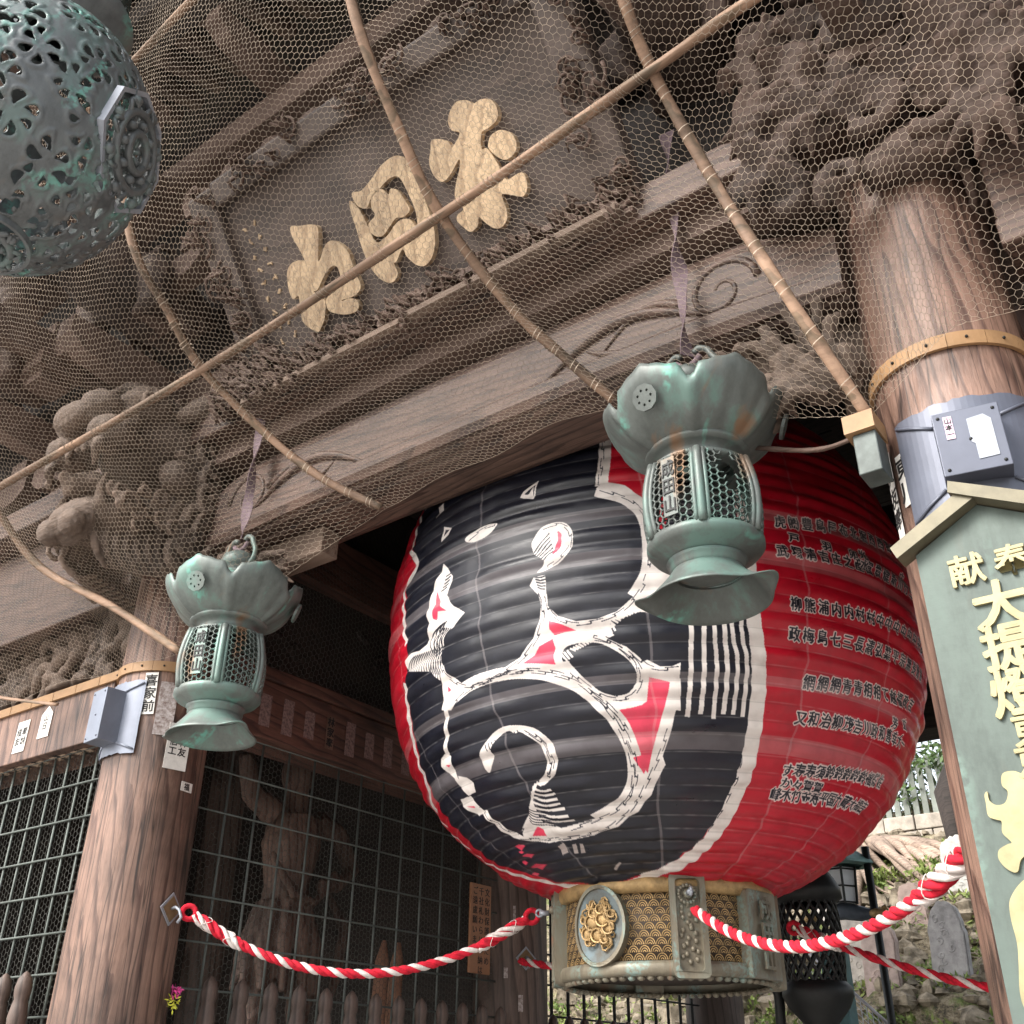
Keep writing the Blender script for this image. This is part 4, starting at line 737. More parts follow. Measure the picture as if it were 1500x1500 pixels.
LETT = [["mountain_character",[[-653,802,-593,781,-508,750,-479,715,-514,631,-550,562,-533,560,-473,612,-416,616,-368,571,-340,511,-342,449,-337,385,-335,321,-371,295,-426,292,-477,303,-486,297,-440,293,-396,269,-391,230,-423,210,-499,225,-586,277,-595,326,-580,352,-461,397,-439,461,-466,493,-538,472,-616,420,-648,418,-596,348,-633,267,-682,223,-713,211,-761,254,-789,304,-775,379,-760,443,-805,441,-808,512,-782,588,-734,621,-671,615,-637,595,-646,669,-663,741]]],["field_character",[[-190,783,-131,766,-41,793,38,825,129,830,182,794,205,733,219,638,217,550,215,432,195,343,147,275,88,251,38,278,1,339,-3,372,-17,383,-66,344,-88,338,-85,286,-124,257,-170,270,-213,321,-241,405,-246,511,-241,612,-238,693,-224,753,-188,700,-167,598,-151,488,-75,485,19,523,87,506,112,450,115,428,141,516,136,618,117,717,65,742,-20,723,-96,698,-135,670,-177,695,-196,740],[-74,718,-10,717,21,672,43,692,81,664,108,581,109,541,59,529,16,544,-31,525,-94,499,-139,514,-166,557,-156,593,-101,614,-106,662]]],["become_character",[[515,868,567,894,626,872,652,840,692,840,743,815,763,758,744,712,689,698,642,694,614,627,642,613,666,535,674,475,689,430,774,426,779,358,742,320,689,350,635,380,634,324,620,264,576,237,532,253,499,296,475,336,455,302,405,291,374,330,352,374,369,400,408,411,385,480,417,542,467,604,476,639,405,596,346,584,313,631,310,701,342,754,366,795,412,779,452,747,466,711,529,751,491,785,489,834],[653,626,683,658,739,660,788,619,798,563,771,525,714,519,675,559,654,602]]]]
for k, polys in LETT:
    for p in polys:
        pts = [(v.x, v.y) for v in crom([(a/1000, b/1000, 0) for a, b in zip(p[::2], p[1::2])], 4, True)]
        mb = MB(); mb.prism(pts, .035, SBM @ Matrix.Translation((0, 0, -.01))); mb.build(k, M_LETTER, NB)
# pierced frieze under the name board
FR = thing('pierced_frieze', 'pierced cloud carving strip under the tilted name board', 'carving', (-2.83, 3.0, 5.17))
mb = MB(); mb.b2((-4.12, 2.94, 5.00), (-1.55, 2.985, 5.03)); mb.b2((-4.12, 2.93, 5.13), (-1.55, 2.985, 5.17)); swirls(mb, (-4.3, 2.95, 5.01), (1, 0, 0), (0, 0, 1), 2.75, .14, 90, 8, .07, .03, .012)
swirls(mb, (-4.35, 2.93, 5.0), (1, 0, 0), (0, 0, 1), .5, .3, 30, 18, .09, .03, .016); tag(mb.build('scrollwork', M_OLD, FR), kind='stuff')
mb = MB(); mb.b2((-4.1, 2.89, 4.985), (-2.9, 2.93, 5.02)); mb.b2((-2.88, 2.87, 4.98), (-1.6, 2.925, 5.02), None, .005); mb.build('ledge', M_CARVE, FR)

# ------------------------------------------------------------------ netting over the carvings
BARS = {
 'b0': [(-9.2, 1.5, 6.2), (-9.2, 1.8, 5.3), (-9.2, 2.1, 4.85), (-9.2, 2.4, 4.62), (-9.2, 2.75, 4.42), (-9.2, 2.98, 4.12), (-9.2, 3.14, 3.72)],
 'b1': [(-6.9, 1.5, 6.2), (-6.9, 1.8, 5.3), (-6.9, 2.1, 4.85), (-6.9, 2.4, 4.64), (-6.9, 2.75, 4.42), (-6.8, 2.98, 4.10), (-6.7, 3.14, 3.71)],
 'b2': [(-5.75, 1.5, 6.3), (-5.75, 1.85, 5.3), (-5.7, 2.15, 4.87), (-5.67, 2.42, 4.60), (-5.5, 2.6, 4.28), (-5.3, 2.95, 4.02), (-5.3, 3.10, 3.69)],
 'b3': [(-4.85, 1.5, 6.35), (-4.85, 1.85, 5.3), (-4.85, 2.15, 4.9), (-4.83, 2.38, 4.67), (-4.7, 2.62, 4.30), (-4.58, 2.86, 3.98), (-4.53, 3.09, 3.66)],
 'b4': [(-3.74, 1.45, 6.5), (-3.74, 1.83, 5.3), (-3.74, 2.15, 4.95), (-3.74, 2.4, 4.75), (-3.57, 2.75, 4.46), (-3.36, 2.95, 4.24), (-3.13, 3.12, 4.09)],
 'b5': [(-2.18, 1.45, 6.6), (-2.18, 1.75, 5.61), (-2.18, 2.12, 5.12), (-2.18, 2.4, 4.88), (-2.07, 2.75, 4.57), (-1.93, 2.95, 4.36), (-1.79, 3.12, 4.17)],
 'b6': [(-1.13, 1.5, 6.6), (-1.13, 1.9, 5.65), (-1.13, 2.19, 5.22), (-1.13, 2.4, 5.01), (-1.04, 2.66, 4.58), (-.90, 2.82, 4.10), (-.76, 3.08, 3.64)],
 'b7': [(-.45, 1.5, 6.6), (-.45, 1.9, 5.65), (-.45, 2.17, 5.22), (-.44, 2.4, 5.0), (-.42, 2.62, 4.62), (-.42, 2.85, 4.22), (-.42, 3.07, 3.84)],
 'b8': [(1.6, 1.5, 6.6), (1.6, 1.9, 5.65), (1.6, 2.19, 5.22), (1.6, 2.4, 5.05), (1.6, 2.7, 4.7), (1.6, 2.9, 4.25), (1.6, 3.12, 3.86)]}
def net_surface():
    cols = [crom(BARS['b%d' % i], 12) for i in range(9)]; A = np.array([[tuple(p) for p in c] for c in cols]); m = A.shape[1]
    # resample each column to equal arc length
    B = []
    for c in A:
        d = np.concatenate([[0], np.cumsum(np.linalg.norm(np.diff(c, axis=0), axis=1))]); s = np.linspace(0, d[-1], 80)
        B.append(np.stack([np.interp(s, d, c[:, k]) for k in range(3)], 1))
    B = np.array(B); X0 = B[:, 45, 0]
    length = [np.linalg.norm(np.diff(c, axis=0), axis=1).sum() for c in B]
    L_ = float(np.mean(length))
    def S(a, b):       # a = X metre coordinate, b = 0..L_ distance from the top
        t = np.clip(b/L_, 0, 1)*79; j = np.minimum(t.astype(int), 78); f = t-j
        i = np.clip(np.searchsorted(X0, a)-1, 0, len(X0)-2); g = np.clip((a-X0[i])/(X0[i+1]-X0[i]), 0, 1)
        P = (B[i, j]*(1-f)[:, None]+B[i, j+1]*f[:, None])*(1-g)[:, None]+(B[i+1, j]*(1-f)[:, None]+B[i+1, j+1]*f[:, None])*g[:, None]
        sag = np.sin(g*PI)*np.sin(np.clip(b/L_, 0, 1)*PI)
        P[:, 1] += -.03*sag+.02*np.sin(a*3.1+b*2)+.012*np.sin(a*7+b*5); P[:, 2] += -.05*sag+.02*np.sin(a*2.3-b*3)+.01*np.sin(a*9-b*8)
        return P
    return S, X0[0], X0[-1], L_
def hexnet(S, a0, a1, b0, b1, c, r, seed=0, jit=.06, keep=None, flat_=False):
    """hexagonal wire netting: c = cell width, r = wire radius"""
    rg = np.random.default_rng(seed); sd = c/math.sqrt(3)      # side
    ids = {}; V = []; E = set()
    def vid(x, y):
        k = (round(x/sd*4), round(y/sd*4))
        if k not in ids: ids[k] = len(V); V.append((x, y))
        return ids[k]
    nx = int((a1-a0)/(1.5*sd))+1; ny = int((b1-b0)/c)+1
    offs = [(sd, 0), (sd/2, c/2), (-sd/2, c/2), (-sd, 0), (-sd/2, -c/2), (sd/2, -c/2)]
    for i in range(nx):
        for j in range(ny):
            cx = i*1.5*sd; cy = j*c+(c/2 if i % 2 else 0)
            q = [vid(cx+dx, cy+dy) for dx, dy in offs]
            for k in range(6): E.add((min(q[k], q[(k+1) % 6]), max(q[k], q[(k+1) % 6])))
    V = np.array(V); V = V+rg.normal(size=V.shape)*c*jit; E = np.array(sorted(E))
    P = S(a0+V[:, 0], b0+V[:, 1]); p, q = P[E[:, 0]], P[E[:, 1]]
    if keep is not None:
        k = keep((p+q)/2, a0+V[E[:, 0], 0], b0+V[E[:, 0], 1]); p, q = p[k], q[k]
    d = q-p; l = np.linalg.norm(d, axis=1, keepdims=True); d = d/np.maximum(l, 1e-9)
    h = np.where(np.abs(d[:, 2:3]) < .8, np.array([[0, 0, 1.]]), np.array([[1., 0, 0]])); u = np.cross(d, h); u /= np.linalg.norm(u, axis=1, keepdims=True); w = np.cross(d, u)
    vs = []
    for k in range(3):
        o = (u*math.cos(2*PI*k/3)+w*math.sin(2*PI*k/3))*r; vs += [p-d*r*.5+o, q+d*r*.5+o]
    n = len(p); vs = np.stack(vs, 1).reshape(-1, 3); base = np.arange(n)[:, None]*6; F = []
    for k in range(3):
        a, b, c_, d_ = 2*k, 2*k+1, (2*k+3) % 6, (2*k+2) % 6; F.append(base+np.array([[a, b, c_, d_]]))
    F = np.concatenate(F, 0)
    me = bpy.data.meshes.new('wire_mesh'); me.vertices.add(len(vs)); me.vertices.foreach_set('co', vs.ravel())
    me.loops.add(F.size); me.loops.foreach_set('vertex_index', F.ravel().astype(np.int32)); me.polygons.add(len(F))
    me.polygons.foreach_set('loop_start', (np.arange(len(F))*4).astype(np.int32)); me.polygons.foreach_set('loop_total', np.full(len(F), 4, np.int32)); me.update(); me.validate()
    return me
def add_mesh(me, name, m, parent, kind=None):
    p = parent
    while p is not None:
        if p.name in ORG: me.transform(Matrix.Translation(-ORG[p.name])); break
        p = p.parent
    me.materials.append(m); o = bpy.data.objects.new(name, me); COL.objects.link(o); o.parent = parent
    if kind: o['kind'] = kind
    return o
S, NA0, NA1, NL = net_surface()
NET = thing('wire_net', 'hexagonal wire netting stretched over the gate carvings on thin bamboo poles', 'netting', (-3, 2.4, 4.75))
add_mesh(hexnet(S, -8.2, .95, .0, NL, .0285, .00085, 1, .06), 'wire_mesh', M_WIRE, NET, 'stuff')
def bar(pts, w, m=M_BAMBOO, n=8, name='pole'):
    mb = MB(); q = crom(pts, 8); rg = random.Random(len(NET.name)+int(pts[0][0]*100))
    mb.tube(q, [w*(1+.06*math.sin(i*.9)+rg.uniform(-.04, .04)) for i in range(len(q))], 6, flat=.6); return mb.build(name, m, NET)
fr_ = lambda pts: [(x, y-.012, z+.0) for x, y, z in pts]
bar(fr_([BARS['b2'][1], BARS['b2'][2], (-5.67, 2.42, 4.62), (-5.5, 2.7, 4.28), (-4.93, 2.87, 3.94), (-4.47, 3.05, 3.62)]), .023)
bar(fr_(BARS['b4'][:7]), .021); bar(fr_(BARS['b5'][:7]), .024); bar(fr_(BARS['b6'][:7]), .027)
bar(fr_([(-9.2, 2.4, 4.62), (-5.65, 2.4, 4.72), (-3.74, 2.4, 4.76), (-2.18, 2.39, 4.88), (-1.13, 2.38, 5.0), (-.5, 2.37, 5.06), (1.6, 2.36, 5.1)]), .036)
bar([(-6.5, 1.78, 6.0), (-4.13, 1.7, 6.45), (-3.36, 1.68, 6.6), (-2.0, 1.68, 6.8)], .03)
bar([(-6.6, 2.85, 3.90), (-6.33, 2.98, 3.74), (-5.6, 3.05, 3.55)], .014)
bar([(-1.75, 3.14, 4.12), (-1.4, 3.16, 3.84), (-1.14, 3.16, 3.70), (-.95, 3.14, 3.62), (-.78, 3.12, 3.62)], .014, M_OLD)
# wire ties wound round the poles
mb = MB()
for key in ('b4', 'b5', 'b6'):
    q = crom(fr_(BARS[key][1:]), 14)
    for i in [i for i in range(4, len(q)-2) if (i*7+len(key)*3+ord(key[1])) % 5 in (0, 2)]:
        d = (q[i+1]-q[i-1]).normalized(); u = d.orthogonal().normalized(); w = d.cross(u)
        mb.tube([q[i]+d*(t*.006-.02)+(u*math.cos(t)+w*math.sin(t)*.75)*.030 for t in [k*.6 for k in range(12)]], .0018, 3, False)
q = crom(fr_([(-5.65, 2.4, 4.72), (-3.74, 2.4, 4.76), (-2.18, 2.39, 4.88), (-1.13, 2.38, 5.0)]), 60)
for i in [i for i in range(3, len(q)-2) if (i*11) % 7 in (0, 3, 4)]:
    d = (q[i+1]-q[i-1]).normalized(); u = d.orthogonal().normalized(); w = d.cross(u)
    mb.tube([q[i]+d*(t*.006-.02)+(u*math.cos(t)+w*math.sin(t)*.7)*.034 for t in [k*.6 for k in range(12)]], .0018, 3, False)
tag(mb.build('wire_ties', M_WIRE, NET), kind='stuff')
# net over the inner side panel of the passage
def Sside(a, b):
    P = np.zeros((len(a), 3)); P[:, 1] = 3.75+a; P[:, 2] = 3.90+b; P[:, 0] = -4.80+.10*np.sin(b/1.0*PI)+.03*np.sin(a*3+b*4)+.04*np.clip(b-.5, 0, 1); return P
add_mesh(hexnet(Sside, 0, 2.8, 0, .85, .0375, .0013, 5, .05), 'wire_mesh', M_WIRE_D, NET, 'stuff')
# ------------------------------------------------------------------ wire grilles of the guardian bays
def grille(name_label, o, ux, w, z0, z1, nv, nh, seed):
    o = Vector(o); ux = Vector(ux); root = thing('wire_grille', name_label, 'grille', tuple(o)); un = ux.cross(Vector((0, 0, 1)))
    base = None
    for i in range(nv+1):
        p = o+ux*(w*i/nv); mb = MB(); mb.tube([(p.x, p.y, z0), (p.x, p.y, z1)], .0075, 6); mb.build('bar', M_BAR, root)
    for i in range(nh+1):
        z = z0+(z1-z0)*i/nh; mb = MB(); a = o+un*.012; b = a+ux*w; mb.tube([(a.x, a.y, z), (b.x, b.y, z)], .0065, 6); mb.build('bar', M_BAR, root)
    def S(a, b):
        P = np.zeros((len(a), 3)); q = o-un*.014
        P[:, 0] = q.x+ux.x*a; P[:, 1] = q.y+ux.y*a; P[:, 2] = z0+b; return P
    add_mesh(hexnet(S, 0, w, 0, z1-z0, .036, .0013, seed, .02), 'wire_mesh', M_WIRE_D, root, 'stuff'); return root
grille('grey wire grille to the left of the near left pillar', (-8.3, 3.30, 0), (1, 0, 0), 2.98, 1.3, 3.34, 20, 10, 2)
grille('grey wire grille beside the passage in front of the guardian statue', (-4.97, 3.66, 0), (0, 1, 0), 2.84, 1.36, 3.46, 13, 9, 3)
# low picket fences with turned heads
PK = [(.030, 0), (.036, 1.0), (.036, 1.78), (.022, 1.80), (.020, 1.82), (.036, 1.835), (.046, 1.87), (.048, 1.91), (.040, 1.96), (.034, 1.985), (.041, 2.01), (.043, 2.045), (.034, 2.085), (.016, 2.11), (.002, 2.12)]
def picket_fence(label, o, d, n, step):
    root = thing('picket_fence', label, 'fence', o); me = None; d = Vector(d)
    for i in range(n):
        p = Vector(o)+d*step*(i+.5)
        if me is None:
            mb = MB(); mb.lathe(PK, 14, tuple(p)); ob = mb.build('picket', M_PILLAR2, root); me = ob; p0 = p
        else:
            c = me.copy(); COL.objects.link(c); c.parent = root; c.location = p-p0
    for z in (.5, 1.55):
        a = Vector(o)-Vector((.025, 0, 0)); b = a+d*step*n; mb = MB(); mb.tube([(a.x, a.y, z), (b.x, b.y, z)], .03, 4); mb.build('rail', M_PILLAR2, root)
picket_fence('dark picket fence with carved heads before the passage side grille', (-4.82, 3.72, 0), (0, 1, 0), 13, .212)
picket_fence('dark picket fence with carved heads left of the near pillar', (-8.3, 3.16, 0), (1, 0, 0), 15, .195)
picket_fence('dark picket fence with carved heads beyond the inner pillar', (-4.95, 7.1, 0), (0, 1, 0), 12, .22)
g3 = thing('wire_grille', 'black bar grille open to the garden beyond the inner pillar', 'grille', (-5.0, 7.05, 0))
for i in range(12): 
    mb = MB(); mb.tube([(-5.05, 7.1+i*.235, 1.3), (-5.05, 7.1+i*.235, 3.46)], .014, 6); mb.build('bar', M_BLACK, g3)
for i in range(9):
    mb = MB(); mb.tube([(-5.03, 7.05, 1.45+i*.22), (-5.03, 9.8, 1.45+i*.22)], .008, 6); mb.build('bar', M_BLACK, g3)
# ------------------------------------------------------------------ guardian statue behind the grille
mb = MB(); sx, sy = -5.75, 5.1
T = lambda pts, r, n=12: mb.tube([(sx+a, sy+b, c) for a, b, c in pts], r, n)
T([(0, 0, 2.62), (0, 0, 2.85), (0, 0, 3.1), (0, .02, 3.3)], [.17, .16, .21, .19]); mb.ell((sx+.02, sy-.02, 3.62), (.125, .13, .17), 16); T([(0, 0, 3.3), (.01, 0, 3.5)], [.10, .08]); mb.ell((sx, sy, 3.82), (.06, .06, .07), 10)
T([(0, .2, 3.3), (.04, .42, 3.25), (.10, .52, 3.0), (.18, .30, 2.86), (.2, .12, 2.84)], [.10, .075, .06, .05, .04]); T([(0, -.2, 3.3), (0, -.42, 3.4), (.02, -.52, 3.65)], [.1, .075, .055])
T([(0, -.08, 2.6), (.02, -.14, 2.3), (.02, -.18, 2.0), (.0, -.2, 1.72), (.08, -.2, 1.66)], [.13, .12, .075, .05, .05]); T([(0, .1, 2.6), (.05, .2, 2.3), (.0, .22, 2.0), (0, .26, 1.72), (.08, .28, 1.66)], [.13, .12, .075, .05, .05])
for k in range(12):
    a = k/12*2*PI; T([(.15*math.cos(a), .17*math.sin(a), 2.72), (.2*math.cos(a), .25*math.sin(a), 2.45), (.2*math.cos(a+.2), .32*math.sin(a+.2), 2.15)], [.035, .06, .03], 7)
T([(.0, .35, 2.9), (.1, .5, 2.6), (.0, .55, 2.3), (.05, .45, 2.1)], [.02, .045, .04, .015], 7); T([(.14, -.3, 3.0), (.2, -.1, 2.75), (.2, .1, 2.72), (.16, .3, 2.95)], [.03]*4, 8)
ST = thing('guardian_statue', 'dim carved wooden guardian statue standing behind the wire grille', 'statue', (sx, sy, 1.6))
fuse(mb, 'figure', wood('statue wood', (.20, .125, .095), (.09, .045, .035), 'Z', 30, 1, .7, stain=.6), ST, .014, 3, None, .02, .05)
mb = MB(); rg = random.Random(3)
for k in range(16): mb.ell((sx+rg.uniform(-.35, .35), sy+rg.uniform(-.6, .9), 1.45+rg.uniform(-.1, .12)), (.18, .2, .14), 9)
fuse(mb, 'rock_base', M_OLD, ST, .02, 2, None, .03, .1)
HS = thing('praying_hands', 'pair of pale carved upright forearms behind the grille right of the statue', 'statue', (-5.6, 5.95, 1.5))
for s in (0, .16):
    mb = MB(); mb.tube([(-5.6, 5.95+s, 1.5), (-5.6, 5.95+s, 2.1), (-5.6, 5.96+s, 2.42), (-5.6, 5.97+s, 2.56)], [.05, .055, .05, .015], 10); mb.build('forearm', flat('pale carved wood', (.38, .2, .13), .7), HS)
# ------------------------------------------------------------------ notice plaque and stickers
PL = thing('notice_plaque', 'small brown wooden notice board with brushed Japanese text on the grille', 'notice', (-4.9, 6.2, 2.6))
PM = frame((-4.89, 6.2, 2.62), (0, 1, 0), (0, 0, 1))
mb = MB(); mb.box((0, 0, 0), (.235, .60, .02), PM, .003); mb.build('board', flat('brown board', (.30, .14, .07), .6, 0, .1, 12), PL)
mb = MB()
for c, s in enumerate(("文化財保護のため", "千社札わらじ奉納は", "ご遠慮願います")):
    for i, ch in enumerate(s):
        if ch.strip(): add_text(mb, ch, .058 if i else .06, PM @ Matrix.Translation((.07-.07*c, .25-.066*i, .010)), .002, .0)
tag(mb.build('lettering', M_INK, PL), kind='stuff')
def sticker(label, M, w, h, txt, size, ink=True, bg=None, cols=1, group=None, poly=None):
    t = thing('paper_sticker', label, 'sticker', tuple(M.translation), group)
    mb = MB()
    if poly: mb.prism(poly, .002, M)
    else: mb.box((0, 0, .001), (w, h, .002), M)
    mb.build('paper', bg or M_PAPER, t); mb = MB(); n = 0
    per = math.ceil(len(txt)/cols) if txt else 0
    for i, ch in enumerate(txt):
        c, r_ = divmod(i, per)
        if ch != ' ': add_text(mb, ch, size, M @ Matrix.Translation(((cols-1)*size*.55-c*size*1.1, (per-1)*size*.53-r_*size*1.06, .0022)), .001, .02)
    if txt: mb.build('print', M_INK if ink else M_PAPER, t)
    return t
def pil(x, y, r, a, z, tilt=0):      # frame on a pillar surface, a degrees from the front
    a = R(a); o = (x+r*math.sin(a), y-r*math.cos(a), z); ux = Vector((math.cos(a), math.sin(a), 0)); uy = Vector((0, 0, 1))
    M = frame(o, ux, uy); return M @ Matrix.Rotation(tilt, 4, 'Z')
M_ST1 = flat('faded sticker', (.40, .30, .22), .8, 0, .25, 25); M_STG = flat('worn sticker remains', (.20, .13, .11), .9, 0, .3, 45, c2=(.50, .46, .45)); M_STD = flat('dark sticker', (.03, .028, .028), .7)
sticker('narrow black lettered sticker beside the sheet metal cover on the left pillar', pil(-5.02, 3.38, .277, 37, 3.50, .05), .07, .24, '喜家前', .07)
sticker('worn pale sticker remains on the left pillar under the batten', pil(-5.02, 3.38, .277, 58, 3.42), .10, .30, '', .08, bg=M_STG)
sticker('white printed sticker on the left pillar behind the small lantern', pil(-5.02, 3.38, .279, 78, 3.22), .13, .25, '林友信工', .05, cols=2)
sticker('little brown sticker low on the left pillar beneath the small lantern', pil(-5.02, 3.38, .279, 98, 3.02), .08, .05, '福', .04)
BM = lambda x, z, dx=0: frame((x, 3.197, z), (1, 0, 0), (0, 0, 1))
sticker('white sticker with red and black print on the lower left beam', BM(-6.20, 3.50), .13, .20, '奉納成友', .055, cols=2)
sticker('white house shaped sticker on the lower left beam', BM(-5.95, 3.55), .12, .2, '山日', .05, poly=[(-.06, -.1), (.06, -.1), (.06, .05), (0, .1), (-.06, .05)])
for i, (x, s) in enumerate(((-6.55, '三好'), (-6.32, '石川'), (-6.10, '大塚'), (-5.86, '寿司'), (-5.64, '中村'))):
    Mx = frame((x, 3.30, 3.338), (1, 0, 0), (0, 1, 0)) @ Matrix.Rotation(PI, 4, 'X')
    sticker('%s nameplate sticker under the lower left beam, lettered %s' % (('leftmost small', 'second small', 'middle small', 'fourth small', 'rightmost small')[i], s), Mx, .16, .07, s, .055, group='stickers under the lower left beam', bg=M_ST1)
ORD = 'first second third fourth fifth sixth seventh eighth ninth tenth eleventh twelfth thirteenth'.split()
for i in range(13):
    Mx = frame((-4.858, 3.98+i*.185, 3.63), (0, 1, 0), (0, 0, 1)); s = 0
    if i == 3: sticker('dark lettered sticker among pale remains on the inner side beam', Mx, .07, .22, '林家奉', .065, bg=flat('brown sticker', (.12, .07, .05), .8))
    else: sticker('%s pale torn sticker remnant from the left pillar along the inner side beam' % ORD[i], Mx, .085, .20+.03*math.sin(i*2.1), '', .06, bg=flat('sticker remains %d' % i, (.17, .11, .10), .9, 0, .5, 60), group='torn stickers on the inner side beam')
sticker('black lettered sticker on the edge of the right pillar', pil(-.53, 3.38, .276, -38, 3.42, .02), .07, .2, '東川', .085)
sticker('peeling white sticker on the far edge of the right pillar', pil(-.53, 3.38, .276, -60, 3.40), .06, .34, '人友奉', .08)
for qn, (a, z, w, h) in zip(('topmost narrow', 'upper small', 'large white', 'right hand thin', 'lowest greyish'), ((42, 2.75, .02, .12), (30, 2.35, .03, .07), (52, 2.15, .035, .11), (60, 1.95, .03, .08), (35, 1.97, .04, .08))):
    sticker('%s torn paper remnant on the inner pillar' % qn, pil(-5.02, 6.75, .284, a, z), w, h, '', .02, bg=M_STG, group='paper remnants on the inner pillar')

# ------------------------------------------------------------------ small bronze hanging lanterns
def solid(o, t=.004):
    m = o.modifiers.new('thickness', 'SOLIDIFY'); m.thickness = t; m.offset = 0; return o
def bronze_lantern(label, loc, m, hole=None, lean=0):
    root = thing('bronze_lantern', label, 'lantern', (0, 0, 0), 'bronze lanterns hung before the gate')
    # hood: eight lotus petals turned up
    n = 128; K = 15; vs = []; fs = []
    for j in range(K):
        t = j/(K-1)
        for i in range(n):
            a = 2*PI*i/n; p = abs(math.cos(3*(a-lean+PI/3))); q = 1-p**8*1.0         # p = 1 at the cleft between petals
            cl = math.exp(-((1-p)/.035)**2)
            top = .80-.045*cl-.006*abs(math.sin(15*a))**2+.045*(1-p)
            z = .575+(top-.575)*t
            r = .135+.200*math.sin(min(1, t*1.08)*PI/2)**.8+.004*math.sin(t*9)
            r *= 1+.035*(1-p)*t-.05*cl*t*t; vs.append((r*math.cos(a), r*math.sin(a), z))
    for j in range(K-1):
        for i in range(n): i2 = (i+1) % n; fs.append((j*n+i, j*n+i2, (j+1)*n+i2, (j+1)*n+i))
    mb = MB(); mb.add(vs, fs, None, True); solid(mb.build('lotus_hood', m, root), .006)
    for k in range(3):
        r = .332; z0 = .70; a = lean-PI/3-PI/6+k*2*PI/3; M = frame((r*math.cos(a)*.985, r*math.sin(a)*.985, z0), (-math.sin(a), math.cos(a), 0), (math.cos(a)*.35, math.sin(a)*.35, .93))
        mb = MB(); mb.prism([(.052*math.cos(2*PI*i/10), .052*math.sin(2*PI*i/10)) for i in range(10)], .012, M, [[(.006*math.cos(t)+.028*math.cos(u), -.006*math.sin(t)+.028*math.sin(u)) for t in [2*PI*i/5 for i in range(5)]] for u in [2*PI*k2/7 for k2 in range(7)]])
        mb.build('crest_disc', m, root)
    mb = MB(); mb.lathe([(.25, .72), (.24, .78), (.14, .86), (.065, .89), (.06, .905), (.085, .92), (.095, .95), (.085, .985), (.05, 1.01), (.012, 1.025), (0, 1.025)], 28); mb.build('jewel', m, root)
    for s in (-1, 1):
        mb = MB(); mb.tube(crom([(s*.07, 0, .92), (s*.115, 0, .95), (s*.125, 0, 1.0), (s*.10, 0, 1.05), (s*.085, 0, 1.08), (s*.05, 0, 1.10), (s*.03, 0, 1.085)], 4), .014, 8); mb.build('handle', m, root)
    mb = MB(); mb.lathe([(.13, .51), (.178, .51), (.19, .525), (.16, .535), (.148, .54), (.148, .57), (.17, .58), (.195, .587), (.195, .605), (.15, .61)], 48); mb.build('upper_neck', m, root)
    bar_ = lambda t: .185+.040*math.sin(PI*min(1, max(0, (t+.25)/1.35)))      # barrel radius (to the ribs)
    mb = MB(); mb.lathe([(.12, .14), (.13, .15), (.195, .18), (.212, .20), (.212, .22), (.2, .228), (.12, .228)], 48); mb.build('lower_cup', m, root)
    Z0, Z1 = .215, .52
    for k in range(6):
        a = PI/6+k*PI/3-PI/2+lean
        mb = MB()
        for dr, rr, da in ((.0, .016, 0), (-.004, .009, .10), (-.004, .009, -.10)):
            mb.tube([((bar_(t)+dr)*math.cos(a+da), (bar_(t)+dr)*math.sin(a+da), Z0+(Z1-Z0)*t) for t in [i/10 for i in range(11)]], rr, 8)
        mb.build('rib', m, root)
    for k in range(6):
        ac = k*PI/3-PI/2+lean; hw = PI/6-.06
        def S(a, b):
            t = b/(Z1-Z0); r0 = .185+.040*np.sin(PI*np.clip((t+.25)/1.35, 0, 1)); ang = ac+a/.21; f = math.cos(PI/6)/np.cos(np.clip(a/.21, -.55, .55)); f = .35*f+.65
            P = np.zeros((len(a), 3)); P[:, 0] = r0*f*np.cos(ang); P[:, 1] = r0*f*np.sin(ang); P[:, 2] = Z0+b; return P
        plate = (k == 0)
        def keep(P, a, b):
            ok = (np.abs(a) < hw*.21+.002) & (b > -.001) & (b < Z1-Z0+.002)
            if plate: ok &= ~((np.abs(a+.0) < .026) & (b > .045) & (b < .275))
            if hole and k == 1: ok &= ~((np.abs(a-.002)+.35*np.abs(b-.22) < .045))
            return ok
        me = hexnet(S, -hw*.21-.01, hw*.21+.01, -.01, Z1-Z0+.01, .029, .0042, k, .0, keep); add_mesh(me, 'honeycomb_panel', m, root)
        if plate:
            mb = MB(); mb.prism([(-.028, -.118), (.028, -.118), (.028, .118), (-.028, .118)], .004, frame((.212*math.cos(ac), .212*math.sin(ac), Z0+.16), (-math.sin(ac), math.cos(ac), 0), (0, 0, 1))); mb.build('name_strip', m, root)
            for i, ch in enumerate('成田山'):
                mb = MB(); add_text(mb, ch, .070, frame((.217*math.cos(ac), .217*math.sin(ac), Z0+.232-.073*i), (-math.sin(ac), math.cos(ac), 0), (0, 0, 1)), .003, .015, .8); mb.build('character', M_BLACK, root)
    mb = MB(); mb.lathe([(.115, .10), (.125, .11), (.135, .12), (.135, .14), (.145, .148), (.10, .15)], 40); mb.build('lower_neck', m, root)
    n = 96; vs = []; fs = []; K = 9
    for j in range(K):
        t = j/(K-1)
        for i in range(n):
            a = 2*PI*i/n; w = max(0, math.cos(a+.15))**24+max(0, math.cos(a+2.8))**24
            r = .12+.095*t**1.1+.055*w*t**3; z = .12-.12*t**.95+.025*w*t**5; vs.append((r*math.cos(a), r*math.sin(a), z))
    for j in range(K-1):
        for i in range(n): i2 = (i+1) % n; fs.append((j*n+i, (j+1)*n+i, (j+1)*n+i2, j*n+i2))
    mb = MB(); mb.add(vs, fs, None, True); solid(mb.build('skirt', m, root), .005)
